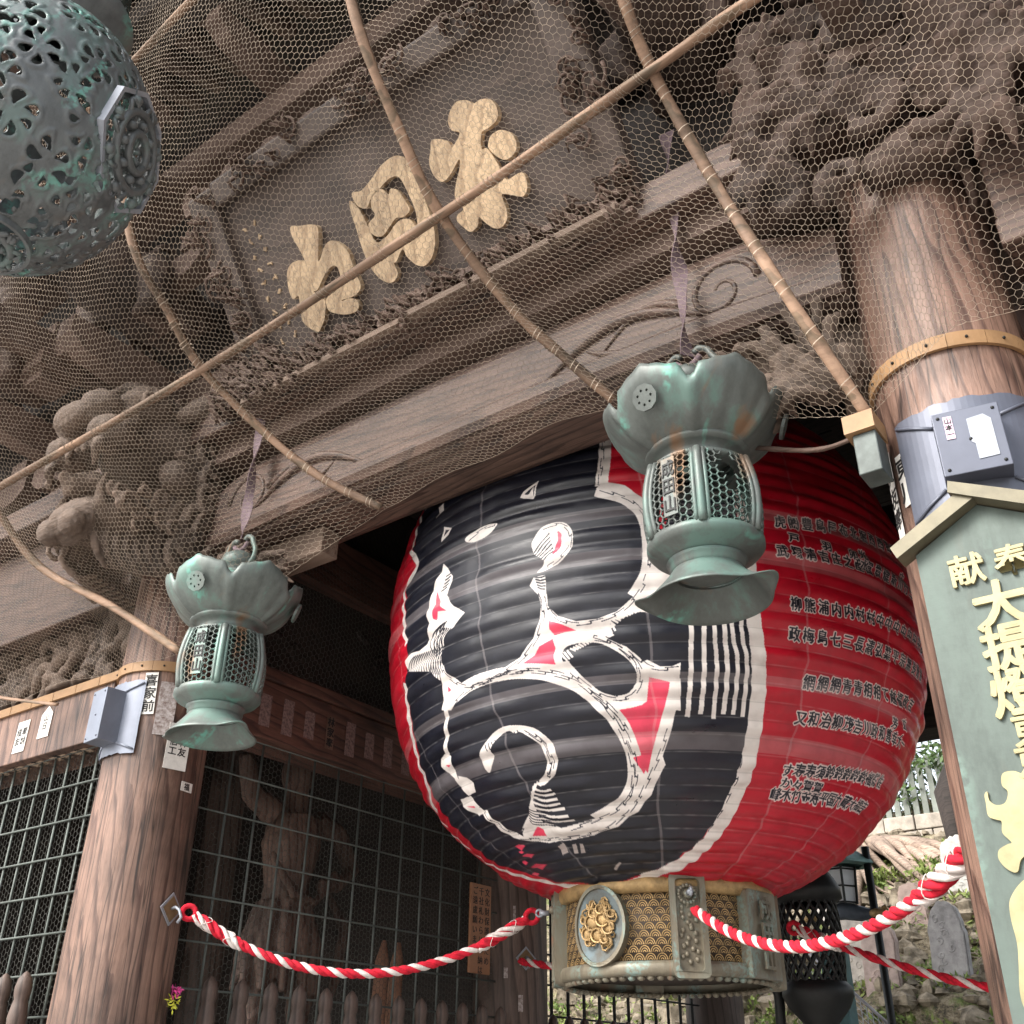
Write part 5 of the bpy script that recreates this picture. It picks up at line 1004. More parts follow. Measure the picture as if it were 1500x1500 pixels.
    mb = MB(); mb.lathe([(0, .10), (.07, .095), (.12, .112)], 30); mb.build('floor_disc', m, root)
    root.location = loc; return root
bronze_lantern('larger looking bronze lantern with honeycomb panels hanging in front of the red lantern', (-1.405, 3.05, 3.105), M_BRONZE, True, -.09)
bronze_lantern('pale verdigris bronze lantern with honeycomb panels hanging by the left pillar', (-4.10, 3.05, 3.085), M_BRONZE2, None, .33)
def strap(label, x, y, z0, z1, seed):
    t = thing('twisted_strap', label, 'strap', (x, y, z0)); rg = random.Random(seed)
    n = 60; vs = []; fs = []
    for i in range(n+1):
        s = i/n; a = s*(z1-z0)*6.5+seed; w = .032+.008*math.sin(s*20); z = z0+(z1-z0)*s
        d = Vector((math.cos(a), math.sin(a), 0))
        for q in (-1, 1):
            p = Vector((x, y, z))+d*w*q; nn_ = Vector((-d.y, d.x, 0))*.002; vs += [p-nn_, p+nn_]
    for i in range(n):
        b = i*4; fs += [(b, b+4, b+6, b+2), (b+1, b+3, b+7, b+5), (b, b+1, b+5, b+4), (b+2, b+6, b+7, b+3)]
    mb = MB(); mb.add(vs, fs); mb.build('ribbon', M_STRAP, t)
    mb = MB(); mb.tube([(x-.055, y, z0-.02), (x-.03, y, z0-.045), (x, y, z0-.055), (x+.03, y, z0-.045), (x+.055, y, z0-.02)], .013, 8); mb.build('loop', M_STRAP, t)
strap('twisted purple strap holding the right bronze lantern', -1.405, 3.05, 4.19, 5.5, 1.0); strap('twisted purple strap holding the left bronze lantern', -4.10, 3.05, 4.17, 5.5, 2.2)
# ------------------------------------------------------------------ large openwork lantern in the top left
def openwork(name, label, c, rh, rv, m, seed, nu=450, nv=250, frames=()):
    root = thing(name, label, 'lantern', c, 'openwork bronze lanterns at the top left')
    rg = random.Random(seed); nr = np.random.default_rng(seed)
    u = np.linspace(0, 2*PI, nu, endpoint=False); v = np.linspace(-1.35, 1.35, nv)
    U, V = np.meshgrid(u, v); 
    X = U*rh*np.cos(V*0)                     # metric-ish plane coordinates, corrected per hole
    F = np.full(U.shape, 1.0)
    holes = []
    # palmettes: fans of teardrops round scattered centres
    cs = []
    tries = 0
    while tries < 9000 and len(cs) < 320:
        tries += 1; a, b = rg.uniform(0, 2*PI), rg.uniform(-1.25, 1.25)
        if all((((a-x+PI) % (2*PI)-PI)*math.cos((b+y)/2))**2+(b-y)**2 > .285**2*(1 if abs(b) < .9 else .6) for x, y in cs): cs.append((a, b))
    for (a, b) in cs:
        a0 = rg.uniform(0, 6); k = 6
        for q in range(k):
            t = a0+q*(2*PI/k)+rg.uniform(-.15, .15); d0 = .105+rg.uniform(-.02, .02)
            holes.append((a+d0*math.cos(t)/max(.3, math.cos(b)), b+d0*math.sin(t), t+rg.uniform(-.5, .5), rg.uniform(.036, .062)))
    for (a, b, t, L_) in holes:
        du = (U-a+PI) % (2*PI)-PI
        k = (np.abs(du*np.cos(b)) < .15) & (np.abs(V-b) < .15)
        if not k.any(): continue
        x = du[k]*math.cos(b); y = V[k]-b; p = x*math.cos(t)+y*math.sin(t); q = -x*math.sin(t)+y*math.cos(t)+6*(p**2)
        w = L_*.52*(1+.75*p/L_); w = np.maximum(w, .002); f = np.sqrt((p/L_)**2+(q/w)**2)-1
        F[k] = np.minimum(F[k], f*L_*.5)
    gy, gx = np.gradient(F, v, u); cosv = np.maximum(.25, np.cos(V)); g2 = gx**2/cosv**2+gy**2+1e-6
    near = (np.abs(F) < .010); mvx = np.where(near, -F*gx/cosv**2/g2, 0); mvy = np.where(near, -F*gy/g2, 0)
    mvx = np.clip(mvx, -.006, .006); mvy = np.clip(mvy, -.006, .006); U2 = U+mvx; V2 = V+mvy
    emb = .004*np.exp(-((F-.012)/.006)**2)
    rr = rh+emb; P = np.stack([c[0]+rr*np.cos(V2)*np.cos(U2), c[1]+rr*np.cos(V2)*np.sin(U2), c[2]+(rv+emb)*np.sin(V2)], -1).reshape(-1, 3)
    I = np.arange(nu*nv).reshape(nv, nu); a_ = I[:-1]; b_ = I[1:]; Q = np.stack([a_, np.roll(a_, -1, 1), np.roll(b_, -1, 1), b_], -1).reshape(-1, 4)
    Ff = F.ravel(); keep = Ff[Q].mean(1) > 0.0005
    # leave out the far half of the holes' detail by keeping everything; cut openings behind the framed medallions
    for fa, fb, fr2 in frames:
        d = Vector((math.cos(fb)*math.cos(fa), math.cos(fb)*math.sin(fa), math.sin(fb)))
        cc = P[Q].mean(1)-np.array(c); cc /= np.linalg.norm(cc, axis=1, keepdims=True); keep &= (cc @ np.array(d)) < math.cos(fr2*.80)
    Q = Q[keep]; me = bpy.data.meshes.new('openwork_body'); me.from_pydata(P.tolist(), [], Q.tolist())
    bm = bmesh.new(); bm.from_mesh(me); bmesh.ops.delete(bm, geom=[v_ for v_ in bm.verts if not v_.link_faces], context='VERTS'); bm.to_mesh(me); bm.free()
    me.polygons.foreach_set('use_smooth', [True]*len(me.polygons)); o = add_mesh(me, 'openwork_body', m, root); solid(o, .006).modifiers[0].offset = -1
    for i, (fa, fb, fr2) in enumerate(frames):
        d = Vector((math.cos(fb)*math.cos(fa), math.cos(fb)*math.sin(fa), math.sin(fb))); ux = Vector((-math.sin(fa), math.cos(fa), 0)); uy = d.cross(ux)
        rad = (rh*math.sin(fr2)); M = frame(Vector(c)+d*((rv if fb < -1 else rh)*math.cos(fr2)+(.020 if i == 0 else .012)), ux, uy); N_ = 8 if i == 0 else 40
        ring = lambda r: [(r*math.cos(2*PI*(k+.5)/N_), r*math.sin(2*PI*(k+.5)/N_)) for k in range(N_)]
        mb = MB(); mb.prism(ring(rad*1.02), .020, M, [ring(rad*.94)[::-1]], -.012); mb.build('panel_frame', M_STEEL_L if i == 0 else m, root)
        mb = MB()
        for k in range(8):
            t0 = k*2*PI/8
            mb.ell((rad*.78*math.cos(t0), rad*.78*math.sin(t0), .010), (rad*.10, rad*.10, .016), 8, M, 5); mb.ell((rad*.45*math.cos(t0+.4), rad*.45*math.sin(t0+.4), .012), (rad*.09, rad*.09, .02), 8, M, 5)
            for q in (-1, 1):
                mb.tube([M @ Vector((rad*(.55+.26*math.cos(u))*math.cos(t0+.2+q*.2*math.sin(u)), rad*(.55+.26*math.cos(u))*math.sin(t0+.2+q*.2*math.sin(u)), .010+.008*math.sin(u*2))) for u in [PI*j/8 for j in range(9)]], .007, 6)
            mb.tube([M @ Vector((rad*u*math.cos(t0), rad*u*math.sin(t0), .004)) for u in (.1, .5, .93)], .006, 6)
        mb.tube([M @ Vector((rad*.62*math.cos(t), rad*.62*math.sin(t), .014)) for t in [2*PI*j/30 for j in range(31)]], .012, 8); mb.tube([M @ Vector((rad*.3*math.cos(t), rad*.3*math.sin(t), .02)) for t in [2*PI*j/20 for j in range(21)]], .012, 8)
        mb.build('medallion', M_BRONZE3, root)
    mb = MB(); mb.lathe([(rh*.3, rv*.94), (rh*.34, rv*1.02), (rh*.5, rv*1.10), (rh*.6, rv*1.2), (rh*.3, rv*1.5), (.02, rv*1.7)], 48, c); mb.build('canopy', m, root)
    mb = MB(); mb.tube([(c[0], c[1], c[2]+rv*1.6), (c[0], c[1], 8.6)], .02, 8); mb.build('hanging_rod', M_BLACK, root)
    return root
OWC = (-2.295, .754, 3.921)
cdir = Vector((CAM.x-OWC[0], CAM.y-OWC[1], CAM.z-OWC[2])).normalized(); aa = math.atan2(cdir.y, cdir.x)
openwork('openwork_lantern', 'large grey green openwork bronze lantern with an octagonal framed medallion at the photo edge', OWC, .35, .42, M_BRONZE3, 4, frames=((aa+.98, -.20, .52), (aa, -PI/2, .34)))
openwork('openwork_lantern', 'dark openwork bronze lantern partly hidden behind the large one', (-3.127, .998, 5.633), .26, .33, M_BRONZE_D, 6, 260, 150)
# ------------------------------------------------------------------ sheet metal covers on the pillars
def cover(label, px, sgn, az, z, m, bits):
    root = thing('cable_box', label, 'cable box', (px, 3.38, z)); r = .284; n = 24; vs = []; fs = []; rg = random.Random(int(z*100))
    hh = .20; aw = R(48 if sgn > 0 else 38)
    for i in range(n+1):
        for j in range(9):
            u_ = i/n*2-1; v_ = j/8*2-1; a = az+aw*u_*(1+(.012*rg.random() if abs(u_) == 1 else 0)); zz = z+hh*v_*(1+(.05*rg.random() if abs(v_) == 1 else 0))
            vs.append((px+(r+.004)*math.sin(a), 3.38-(r+.004)*math.cos(a), zz))
    for i in range(n):
        for j in range(8): b = i*9+j; fs.append((b, b+9, b+10, b+1))
    mb = MB(); mb.add(vs, fs); solid(mb.build('flashing', m, root), .003)
    M = frame((px+(r-.01)*math.sin(az), 3.38-(r-.01)*math.cos(az), z), (math.cos(az), math.sin(az), 0), (0, 0, 1))
    mb = MB(); w, h, d = bits
    mb.box((0, 0, d/2), (w, h, d), M, .003); mb.build('box', m, root)
    for sx_, sz_ in ((-1, -1), (1, -1), (-1, 1), (1, 1), (0, 0)):
        mb = MB(); mb.ell((sx_*(w/2-.018), sz_*(h/2-.02), d+.001), (.006, .006, .004), 8, M, 5); mb.build('screw', M_BLACK if sgn > 0 else M_STEEL, root)
    for sx_, sz_ in ((-1, -1), (1, -1), (-1, 1), (1, 1)):
        mb = MB(); pts = []
        for t in (0, .5, 1):
            a = az+(sx_*w/2/r+(aw*sx_*.96-sx_*w/2/r)*t); pts.append((px+(r+.010)*math.sin(a), 3.38-(r+.010)*math.cos(a), z+sz_*(h/2+(hh*.93-h/2)*t)))
        mb.tube(pts, .006, 6); mb.build('seam', m, root)
    return root, M
rt, Mx = cover('dark blue grey sheet metal box cover strapped round the right pillar', -.53, 1, R(12), 3.41, M_STEEL, (.20, .235, .085))
mb = MB(); mb.prism([(-.015, .075), (.035, .082), (.055, .06), (.055, -.075), (-.005, -.078), (-.005, -.02), (-.015, -.01)], .002, Mx @ Matrix.Translation((.015, 0, .0855))); mb.build('label_plate', M_STEEL_L, rt)
sticker('pink lettered sticker on the sheet metal box cover of the right pillar', Mx @ Matrix.Translation((-.055, .055, .086)), .026, .085, '山本一', .024, bg=flat('pink sticker', (.68, .5, .62), .6))
cover('light blue grey metal box cover on the left pillar under the batten', -5.02, -1, R(-6), 3.37, flat('lighter sheet metal', (.19, .21, .26), .45, .3, .12, 6), (.15, .29, .12))
# small grey bracket box at the end of the net pole
BX = thing('junction_box', 'small grey metal box clipped beside the right pillar under the net', 'box', (-.78, 3.10, 3.5))
mb = MB(); mb.b2((-.84, 3.02, 3.57), (-.735, 3.16, 3.64)); mb.build('wooden_cap', M_BATTEN, BX); mb = MB(); mb.b2((-.82, 3.04, 3.41), (-.74, 3.15, 3.568), None, .004); mb.build('box', flat('weathered zinc', (.075, .09, .085), .55, .3, .3, 14), BX)
# ------------------------------------------------------------------ bronze donor board on the right pillar
GX, GY = -.485, 3.02
GB = thing('donor_board', 'green bronze gabled board with raised gilt Japanese characters on the right pillar', 'sign', (GX, GY, 2.2))
GM = FRONT((GX, GY, 0)); w = .205
mb = MB(); mb.prism([(-w, .9), (w, .9), (w, 3.06), (0, 3.175), (-w, 3.06)], .04, GM, (), -.04); mb.build('panel', bronze('green board', (.085, .11, .098), (.12, .175, .15), .15, 5, .6, (.085, .095, .08)), GB)
for s in (-1, 1):
    mb = MB(); A = (s*(w+.045), 3.045); Bp = (-s*.055 if s > 0 else 0, 3.245 if s > 0 else 3.215)
    if s > 0: poly = [(w+.045, 3.045), (w+.06, 3.085), (-.055, 3.25), (-.062, 3.212), (.0, 3.178)]
    else: poly = [(-w-.045, 3.045), (0, 3.175), (0.02, 3.205), (-.03, 3.215), (-w-.06, 3.085)]
    mb.prism(poly, .085+.006*s, GM, (), -.03); mb.build('gable_rail', flat('gold painted rail', (.13, .115, .075), .5, .3, .25, 10), GB)
for ch, x, z, sz in (('奉', .058, 2.968, .100), ('献', -.068, 2.970, .105), ('大', .0, 2.84, .155), ('提', -.005, 2.712, .145), ('燈', -.01, 2.578, .145), ('東', .0, 2.468, .10), ('京', -.01, 2.385, .10)):
    mb = MB(); add_text(mb, ch, sz, GM @ Matrix.Translation((x, z, 0)), .010, .004, 1, .028 if sz > .11 else .02); mb.build('raised_character', M_GOLDL, GB)
for i, ch in enumerate('五代目 浜のや玄宝'):
    if ch != ' ': mb = MB(); add_text(mb, ch, .034, GM @ Matrix.Translation((-.115, 1.985-.036*i, 0)), .004, .004, 1, .02); mb.build('small_character', M_GOLDL, GB)
SIG = [[-105,2332,-97,2362,-69,2365,-47,2354,-16,2344,-18,2294,-36,2237,-60,2191,-78,2154,-100,2137,-115,2108,-137,2117,-153,2143,-148,2167,-124,2179,-113,2183,-130,2209,-126,2238,-139,2245,-156,2257,-155,2288,-154,2313,-145,2320,-145,2297,-129,2282,-106,2286,-94,2313],[-92,2091,-118,2077,-142,2051,-152,2029,-155,1992,-153,1937,-161,1884,-171,1828,-168,1789,-148,1763,-102,1775,-70,1837,-94,1881,-57,1967,-24,2032,-47,2085],[-4,2353,34,2357,74,2331,68,2267,23,2229,-17,2215,-22,2255,15,2275,32,2307,3,2321]]
for p in SIG:
    pts = [(v.x, v.y) for v in crom([(a/1000, b/1000, 0) for a, b in zip(p[::2], p[1::2])], 4, True)]
    mb = MB(); mb.prism(pts, .010, GM @ Matrix.Translation((0, 0, .0))); mb.build('brushed_character', M_GOLDL, GB)
# ------------------------------------------------------------------ red and white ropes
def rope(label, pts, r, pitch=.135, ends=()):
    t = thing('barrier_rope', label, 'rope', tuple(pts[0])); q = crom(pts, 24); d = [0]
    for a, b in zip(q, q[1:]): d.append(d[-1]+(b-a).length)
    n = max(40, int(d[-1]/.012)); P = []
    for i in range(n+1):
        s = d[-1]*i/n; j = min(len(q)-2, max(0, int(np.searchsorted(d, s))-1)); f = (s-d[j])/max(1e-9, d[j+1]-d[j]); P.append(q[j].lerp(q[j+1], f))
    pu = None; fr = []
    for i in range(n+1):
        tg = (P[min(n, i+1)]-P[max(0, i-1)]).normalized(); pu = tg.orthogonal().normalized() if pu is None else (pu-tg*pu.dot(tg)).normalized(); fr.append((pu.copy(), tg.cross(pu)))
    for k, m in enumerate((M_RED, M_RED, M_WHITE)):
        a0 = k*2*PI/3; mb = MB()
        mb.tube([P[i]+(fr[i][0]*math.cos(a0+2*PI*d[-1]*i/n/pitch)+fr[i][1]*math.sin(a0+2*PI*d[-1]*i/n/pitch))*r*.50 for i in range(n+1)], [r*.56*(1+.03*math.sin(i*1.9+k)) for i in range(n+1)], 9); mb.build('strand', m, t)
    return t, P
def splice(t, P, r, s=1):      # doubled end with a loop round the hook
    a, b = (P[0], P[14]) if s > 0 else (P[-1], P[-15]); d = (b-a).normalized(); u = d.cross(Vector((0, 0, 1))).normalized(); v = u.cross(d)
    for k, m in enumerate((M_WHITE, M_RED)):
        for j in range(2):
            mb = MB(); a0 = k*PI+j*PI/2
            mb.tube([a+d*(.0+.30*x)+(v*math.cos(a0+x*9)+u*math.sin(a0+x*9))*r*.95 for x in [i/24 for i in range(25)]], [r*.50*(1 if 2 < i < 22 else .7) for i in range(25)], 8); mb.build('splice', m, t)
    if s > 0 or r < .025: mb = MB(); mb.tube([a-d*.03+d*.035*math.cos(x)+v*.032*math.sin(x) for x in [2*PI*i/16 for i in range(17)]], r*.62, 8); mb.build('loop', M_RED, t)
    mb = MB()
    for o in (.08, .22): mb.tube([a+d*(o+.02*math.sin(x*2))+(v*math.cos(x)+u*math.sin(x))*r*1.5 for x in [2*PI*i/16 for i in range(17)]], r*.08, 5)
    mb.build('binding_thread', M_WHITE, t)
def catmid(a, b, sag, n=7): return [Vector(a).lerp(Vector(b), i/n)-Vector((0, 0, sag*4*(i/n)*(1-i/n))) for i in range(n+1)]
h1 = cyl(-60, 2.43, .10); h2 = cyl(40, 2.36, .10)
e1 = Vector((-4.705, 3.47, 2.42)); e2 = Vector((-.80, 3.42, 2.25))
t, P = rope('long red and white twisted rope from the left pillar to the lantern base', catmid(e1+Vector((.06, .05, -.05)), h1+Vector((-.06, -.03, -.03)), .27), .023, .14); splice(t, P, .022); splice(t, P, .022, -1)
t, P = rope('thick red and white twisted rope from the lantern base to the right pillar', catmid(h2+Vector((.03, -.03, -.02)), e2, .21), .0235, .125); splice(t, P, .026, -1)
t, P = rope('red and white rope crossing behind the dark lantern at the rear', catmid((-2.66, 6.6, 2.50), (-1.4, 6.55, 2.08), .04), .026, .22); splice(t, P, .026)
t, P = rope('short red and white rope end at the inner pillar plate', catmid((-4.75, 6.5, 2.42), (-3.3, 6.6, 2.35), .05), .026, .16)
for (x, y, z, a, lab) in ((-5.02, 3.38, 2.40, R(103), 'square white edged metal plate with a hook on the left pillar'), (-5.02, 6.75, 2.45, R(60), 'square metal plate with a rope hook on the inner pillar')):
    t = thing('hook_plate', lab, 'hook', (x, y, z)); M = pil(x, y, .312, 0, z); rr = .287; M = frame((x+rr*math.sin(a), y-rr*math.cos(a), z), (math.cos(a), math.sin(a), 0), (0, 0, 1)) @ Matrix.Rotation(PI/4, 4, 'Z')
    mb = MB(); mb.box((0, 0, 0), (.115, .115, .006), M); mb.build('plate', M_STEEL_L, t); mb = MB(); mb.box((0, 0, .004), (.09, .09, .006), M); mb.build('inner_plate', M_GOLD_D, t)
    mb = MB(); mb.tube([M @ Vector(p) for p in ((0, 0, 0), (.0, .01, .035), (-.01, 0, .06), (-.03, -.03, .075), (-.055, -.045, .06))], .008, 7); mb.build('hook', M_STEEL_L, t)

# ------------------------------------------------------------------ garden slope behind the gate
def vnoise(x, y, s, seed=0):
    r = np.random.default_rng(seed); G = r.random((64, 64)); x = x/s; y = y/s; i = np.floor(x).astype(int); j = np.floor(y).astype(int); f = x-i; g = y-j; f = f*f*(3-2*f); g = g*g*(3-2*g)
    a = G[i % 64, j % 64]; b = G[(i+1) % 64, j % 64]; c = G[i % 64, (j+1) % 64]; d = G[(i+1) % 64, (j+1) % 64]; return a*(1-f)*(1-g)+b*f*(1-g)+c*(1-f)*g+d*f*g-.5
YS = np.array([12.4, 13.0, 14.2, 16, 19, 22, 22.2, 40]); ZS = np.array([-.05, .3, 1.3, 2.5, 4.4, 6.1, 6.6, 9.0])
def hz(x, y): return np.interp(y, YS, ZS)+(vnoise(x+80, y, .9, 1)*.5+vnoise(x+80, y, .35, 2)*.28+vnoise(x+80, y, .15, 3)*.10)*np.clip((y-12.4)*1.0, 0, 1)
nx, ny = 210, 150; xs = np.linspace(-26, 10, nx); ys = 12.4+(np.linspace(0, 1, ny)**1.3)*27.6; X_, Y_ = np.meshgrid(xs, ys); Z_ = hz(X_, Y_)
mb = MB(); I = np.arange(nx*ny).reshape(ny, nx); mb.add(np.stack([X_, Y_, Z_], -1).reshape(-1, 3).tolist(), np.stack([I[:-1, :-1], I[:-1, 1:], I[1:, 1:], I[1:, :-1]], -1).reshape(-1, 4).tolist(), None, True)
def slope_mat():
    m, t, b = mat('lava rock and moss', .95); tc = nn(t, 'ShaderNodeTexCoord'); n = nn(t, 'ShaderNodeTexNoise', Scale=2.2, Detail=9.0, Roughness=.75); t.links.new(tc.outputs['Object'], n.inputs['Vector'])
    n2 = nn(t, 'ShaderNodeTexNoise', Scale=9.0, Detail=8.0, Roughness=.8); t.links.new(tc.outputs['Object'], n2.inputs['Vector'])
    a = ramp(t, n2.outputs['Fac'], [(.40, (.04, .034, .026)), (.5, (.20, .16, .10)), (.62, (.36, .31, .22))]); g = ramp(t, n2.outputs['Fac'], [(.35, (.05, .08, .02)), (.6, (.17, .21, .06))])
    k = ramp(t, n.outputs['Fac'], [(.50, (0, 0, 0)), (.60, (1, 1, 1))]); t.links.new(mixc(t, k.outputs[0], a.outputs[0], g.outputs[0]), b.inputs['Base Color']); bump(t, b, n2.outputs['Fac'], .06, 1); return m
struct(mb.build('hillside', slope_mat()))
def rockmb(mb, c, r, rg, n=10, m=7):
    c = Vector(c); k0 = len(mb.v); mb.ell((0, 0, 0), (1, 1, 1), n, None, m)
    for i in range(k0, len(mb.v)):
        p = Vector(mb.v[i]); q = 1+.22*math.sin(p.x*4+r[0]*50)+.2*math.sin(p.y*5+r[1]*70)+.16*math.sin(p.z*6+c.x*9); mb.v[i] = (c.x+p.x*r[0]*q, c.y+p.y*r[1]*q, c.z+p.z*r[2]*q)
rg = random.Random(12); mb = MB()
for i in range(2600):
    x = rg.uniform(-13, -1.0); y = rg.uniform(13, 21.8); s = rg.choice((.04, .06, .08, .1, .16))*rg.uniform(.8, 1.4); z = float(hz(np.array([x]), np.array([y]))[0]); rockmb(mb, (x, y, z+s*.1), (s*rg.uniform(.8, 1.5), s, s*rg.uniform(.6, 1)), rg, 6, 5)
mb.sm = [False]*len(mb.f); tag(mb.build('rubble', flat('lava rubble', (.19, .155, .11), .95, 0, .65, 5, .05, .3, (.33, .28, .21))), 'rough dark and pale rubble stones covering the slope behind the gate', 'stones', None, 'stuff')
def atY(px, py, Y):      # place a point seen in a given direction at depth Y
    d = fw*1500+ri2*(px-750)-up2*(py-750); return CAM+d*((Y-CAM.y)/d.y)
STEL = [(-6.05, 17.0, .62, 1.35, 'large pale upright stone slab behind the lamp post', (.46, .42, .38), 0), (-4.45, 16.4, .50, 1.35, 'grey pointed stone tablet with carved relief near the right pillar', (.34, .33, .33), 1), (-5.35, 16.2, .50, 1.05, 'pinkish weathered stone tablet standing mid slope', (.42, .33, .30), 0),
        (-5.3, 18.2, .42, .85, 'small brown rounded stone tablet high on the slope', (.33, .25, .22), 0), (-4.55, 18.8, .6, 1.25, 'pale broad stone slab behind the thick rope', (.46, .45, .42), 0), (-4.55, 14.9, .42, .62, 'low blocky stone monument at the slope foot', (.34, .31, .29), 0), (-6.9, 18.6, .6, 1.2, 'pale stone slab partly hidden behind the lantern base', (.44, .41, .38), 0)]
for x, y, w_, h_, lab, c, k in STEL:
    z = float(hz(np.array([x]), np.array([y]))[0])-.15; M = FRONT((x, y, z)) @ Matrix.Rotation(rg.uniform(-.07, .07), 4, 'Z'); N_ = 22; pts = []
    for i in range(N_):
        t = i/(N_-1)*PI; pts.append((w_/2*math.cos(t)*(1+rg.uniform(-.05, .05)), h_*.62+h_*.38*math.sin(t)**(.55 if k == 0 else .9)*(1+rg.uniform(-.04, .04))))
    pts = [(w_/2*1.05, 0)]+pts+[(-w_/2*1.05, 0)]; mm = flat('tablet stone', c, .9, 0, .3, 6, .02)
    t = thing('stone_tablet', lab, 'stone', (x, y, z)); mb = MB(); mb.prism(pts, .16, M, (), -.16); mb.prism([(a*.93, b*.97) for a, b in pts], .02, M); mb.build('slab', mm, t)
    mb = MB()
    for i in range(9 if k else 5): mb.tube(spiral(M @ Vector((rg.uniform(-.12, .12), h_*(.25+.07*i), .02)), (1, 0, 0), (0, 0, 1), .06, 1, i, 10, 1, 0), .010, 5)
    mb.build('worn_relief', mm, t)
# tree roots
RT = thing('tree_roots', 'bare tan tree roots spreading over the slope below the wall', 'roots', (-6.5, 20.5, 5.2)); mr = wood('root bark', (.42, .32, .25), (.24, .17, .13), 'X', 20, 1, .9)
for i in range(16):
    s = rg.uniform(0, 1); a = Vector((-7.2+s*.8, 21.3, 6.0)); b = Vector((-6.6+s*2.6, 20.3-rg.random()*1.5, 0)); b.z = float(hz(np.array([b.x]), np.array([b.y]))[0])+.12; mid = (a+b)/2+Vector((rg.uniform(-.3, .3), -.2, rg.uniform(0, .3)))
    mb = MB(); mb.tube(crom([a, mid, b, b+Vector((.5, -.4, -.35))], 7), [.13*(1-.9*k/21)*rg.uniform(.85, 1.1) for k in range(22)], 8); mb.build('root', mr, RT)
# block course and paling fence
WT = thing('block_wall', 'low wall of weathered stone blocks along the top of the slope', 'wall', (-7, 21.9, 6.1)); mw = flat('block stone', (.36, .32, .27), .9, 0, .3, 4, .02)
for r_ in range(2):
    for i in range(26):
        x = -15+i*.62+(r_*.3); mb = MB(); mb.b2((x, 21.7+rg.uniform(-.03, .03), 5.95+r_*.30), (x+.60, 22.1, 6.24+r_*.30), None, .02); mb.build('block', mw, WT)
PF = thing('paling_fence', 'pale grey paling fence standing on the block wall under the trees', 'fence', (-7, 22.0, 6.55)); mp_ = flat('pale paling', (.19, .21, .185), .8, 0, .2, 6)
for i in range(70):
    x = -15+i*.19; mb = MB(); mb.b2((x, 21.95, 6.55), (x+.115, 21.99, 7.75)); mb.build('paling', mp_, PF)
for z in (6.9, 7.5): mb = MB(); mb.b2((-15, 22.0, z), (-1.7, 22.05, z+.07)); mb.build('rail', mp_, PF)
# foliage
def leaf_mat(name, c1, c2):
    m, t, b = mat(name, .6); oi = nn(t, 'ShaderNodeTexCoord'); n = nn(t, 'ShaderNodeTexNoise', Scale=3.0, Detail=3.0); t.links.new(oi.outputs['Object'], n.inputs['Vector']); r = ramp(t, n.outputs['Fac'], [(.35, c1), (.65, c2)]); t.links.new(r.outputs[0], b.inputs['Base Color'])
    b.inputs['Transmission Weight'].default_value = 0; return m
def leaves(mb, c, r, n, s, rg, droop=.3):
    c = Vector(c)
    for i in range(n):
        d = Vector((rg.gauss(0, 1), rg.gauss(0, 1), rg.gauss(0, 1))).normalized(); p = c+Vector((d.x*r[0], d.y*r[1], d.z*r[2]))*rg.random()**.4
        a = Vector((rg.gauss(0, 1), rg.gauss(0, 1), rg.gauss(0, 1)-droop)).normalized(); b = a.orthogonal().normalized(); b = (b*math.cos(i)+a.cross(b)*math.sin(i)); L_ = s*rg.uniform(.7, 1.4)
        mb.add([p, p+a*L_*.5+b*L_*.16, p+a*L_, p+a*L_*.5-b*L_*.16], [(0, 1, 2, 3)])
G1 = leaf_mat('conifer foliage', (.035, .07, .02), (.10, .16, .05)); G2 = leaf_mat('bright foliage', (.09, .15, .03), (.22, .30, .07)); G3 = leaf_mat('fern foliage', (.10, .16, .03), (.25, .30, .08))
for x, y, z, lab, g in ((-7.6, 23.3, 9.0, 'fine leaved green tree beyond the paling fence', G1), (-5.2, 23.2, 8.8, 'drooping green conifer beside the dark trunk', G1), (-10.8, 24.5, 9.6, 'broad green tree beyond the fence to the left', G2), (-3.2, 24, 9.4, 'green tree behind the right pillar', G2)):
    t = thing('tree', lab, 'tree', (x, y, 6.6)); mb = MB()
    for i in range(34):
        cc = (x+rg.uniform(-1.5, 1.5), y+rg.uniform(-1.7, .8), z+rg.uniform(-2.0, 2.2)); leaves(mb, cc, (.55, .45, .30), 120, .16, rg, .6)
    tag(mb.build('crown', g, t), kind='stuff')
    mb = MB(); mb.tube([(x, y, 6.5), (x+.1, y, 8), (x, y, 11)], [.16, .13, .05], 10); mb.build('trunk', M_DARK, t)
    for i in range(7):
        a = rg.uniform(0, 6); zz = 7.6+i*.45; mb = MB(); mb.tube([(x, y, zz), (x+.6*math.cos(a), y+.4*math.sin(a), zz+.3), (x+1.3*math.cos(a), y+.7*math.sin(a), zz+.35)], [.06, .04, .01], 6); mb.build('branch', M_DARK, t)
DT = thing('leaning_tree', 'dark leaning tree trunk with a black swollen burl beside the right pillar', 'tree', (-3.9, 20.5, 5.4)); mb = MB()
A = atY(1412, 1300, 20.5); B_ = atY(1406, 1238, 20.5); C_ = atY(1398, 1165, 20.5); D_ = atY(1412, 1100, 20.5); mb.tube([A-Vector((0, 0, 1.2)), A, B_, C_, D_, D_+Vector((.3, 0, 1.0)), D_+Vector((.5, .3, 3))], [.2, .17, .2, .36, .26, .18, .12], 14); mb.build('trunk', M_DARK, DT)
mb = MB()
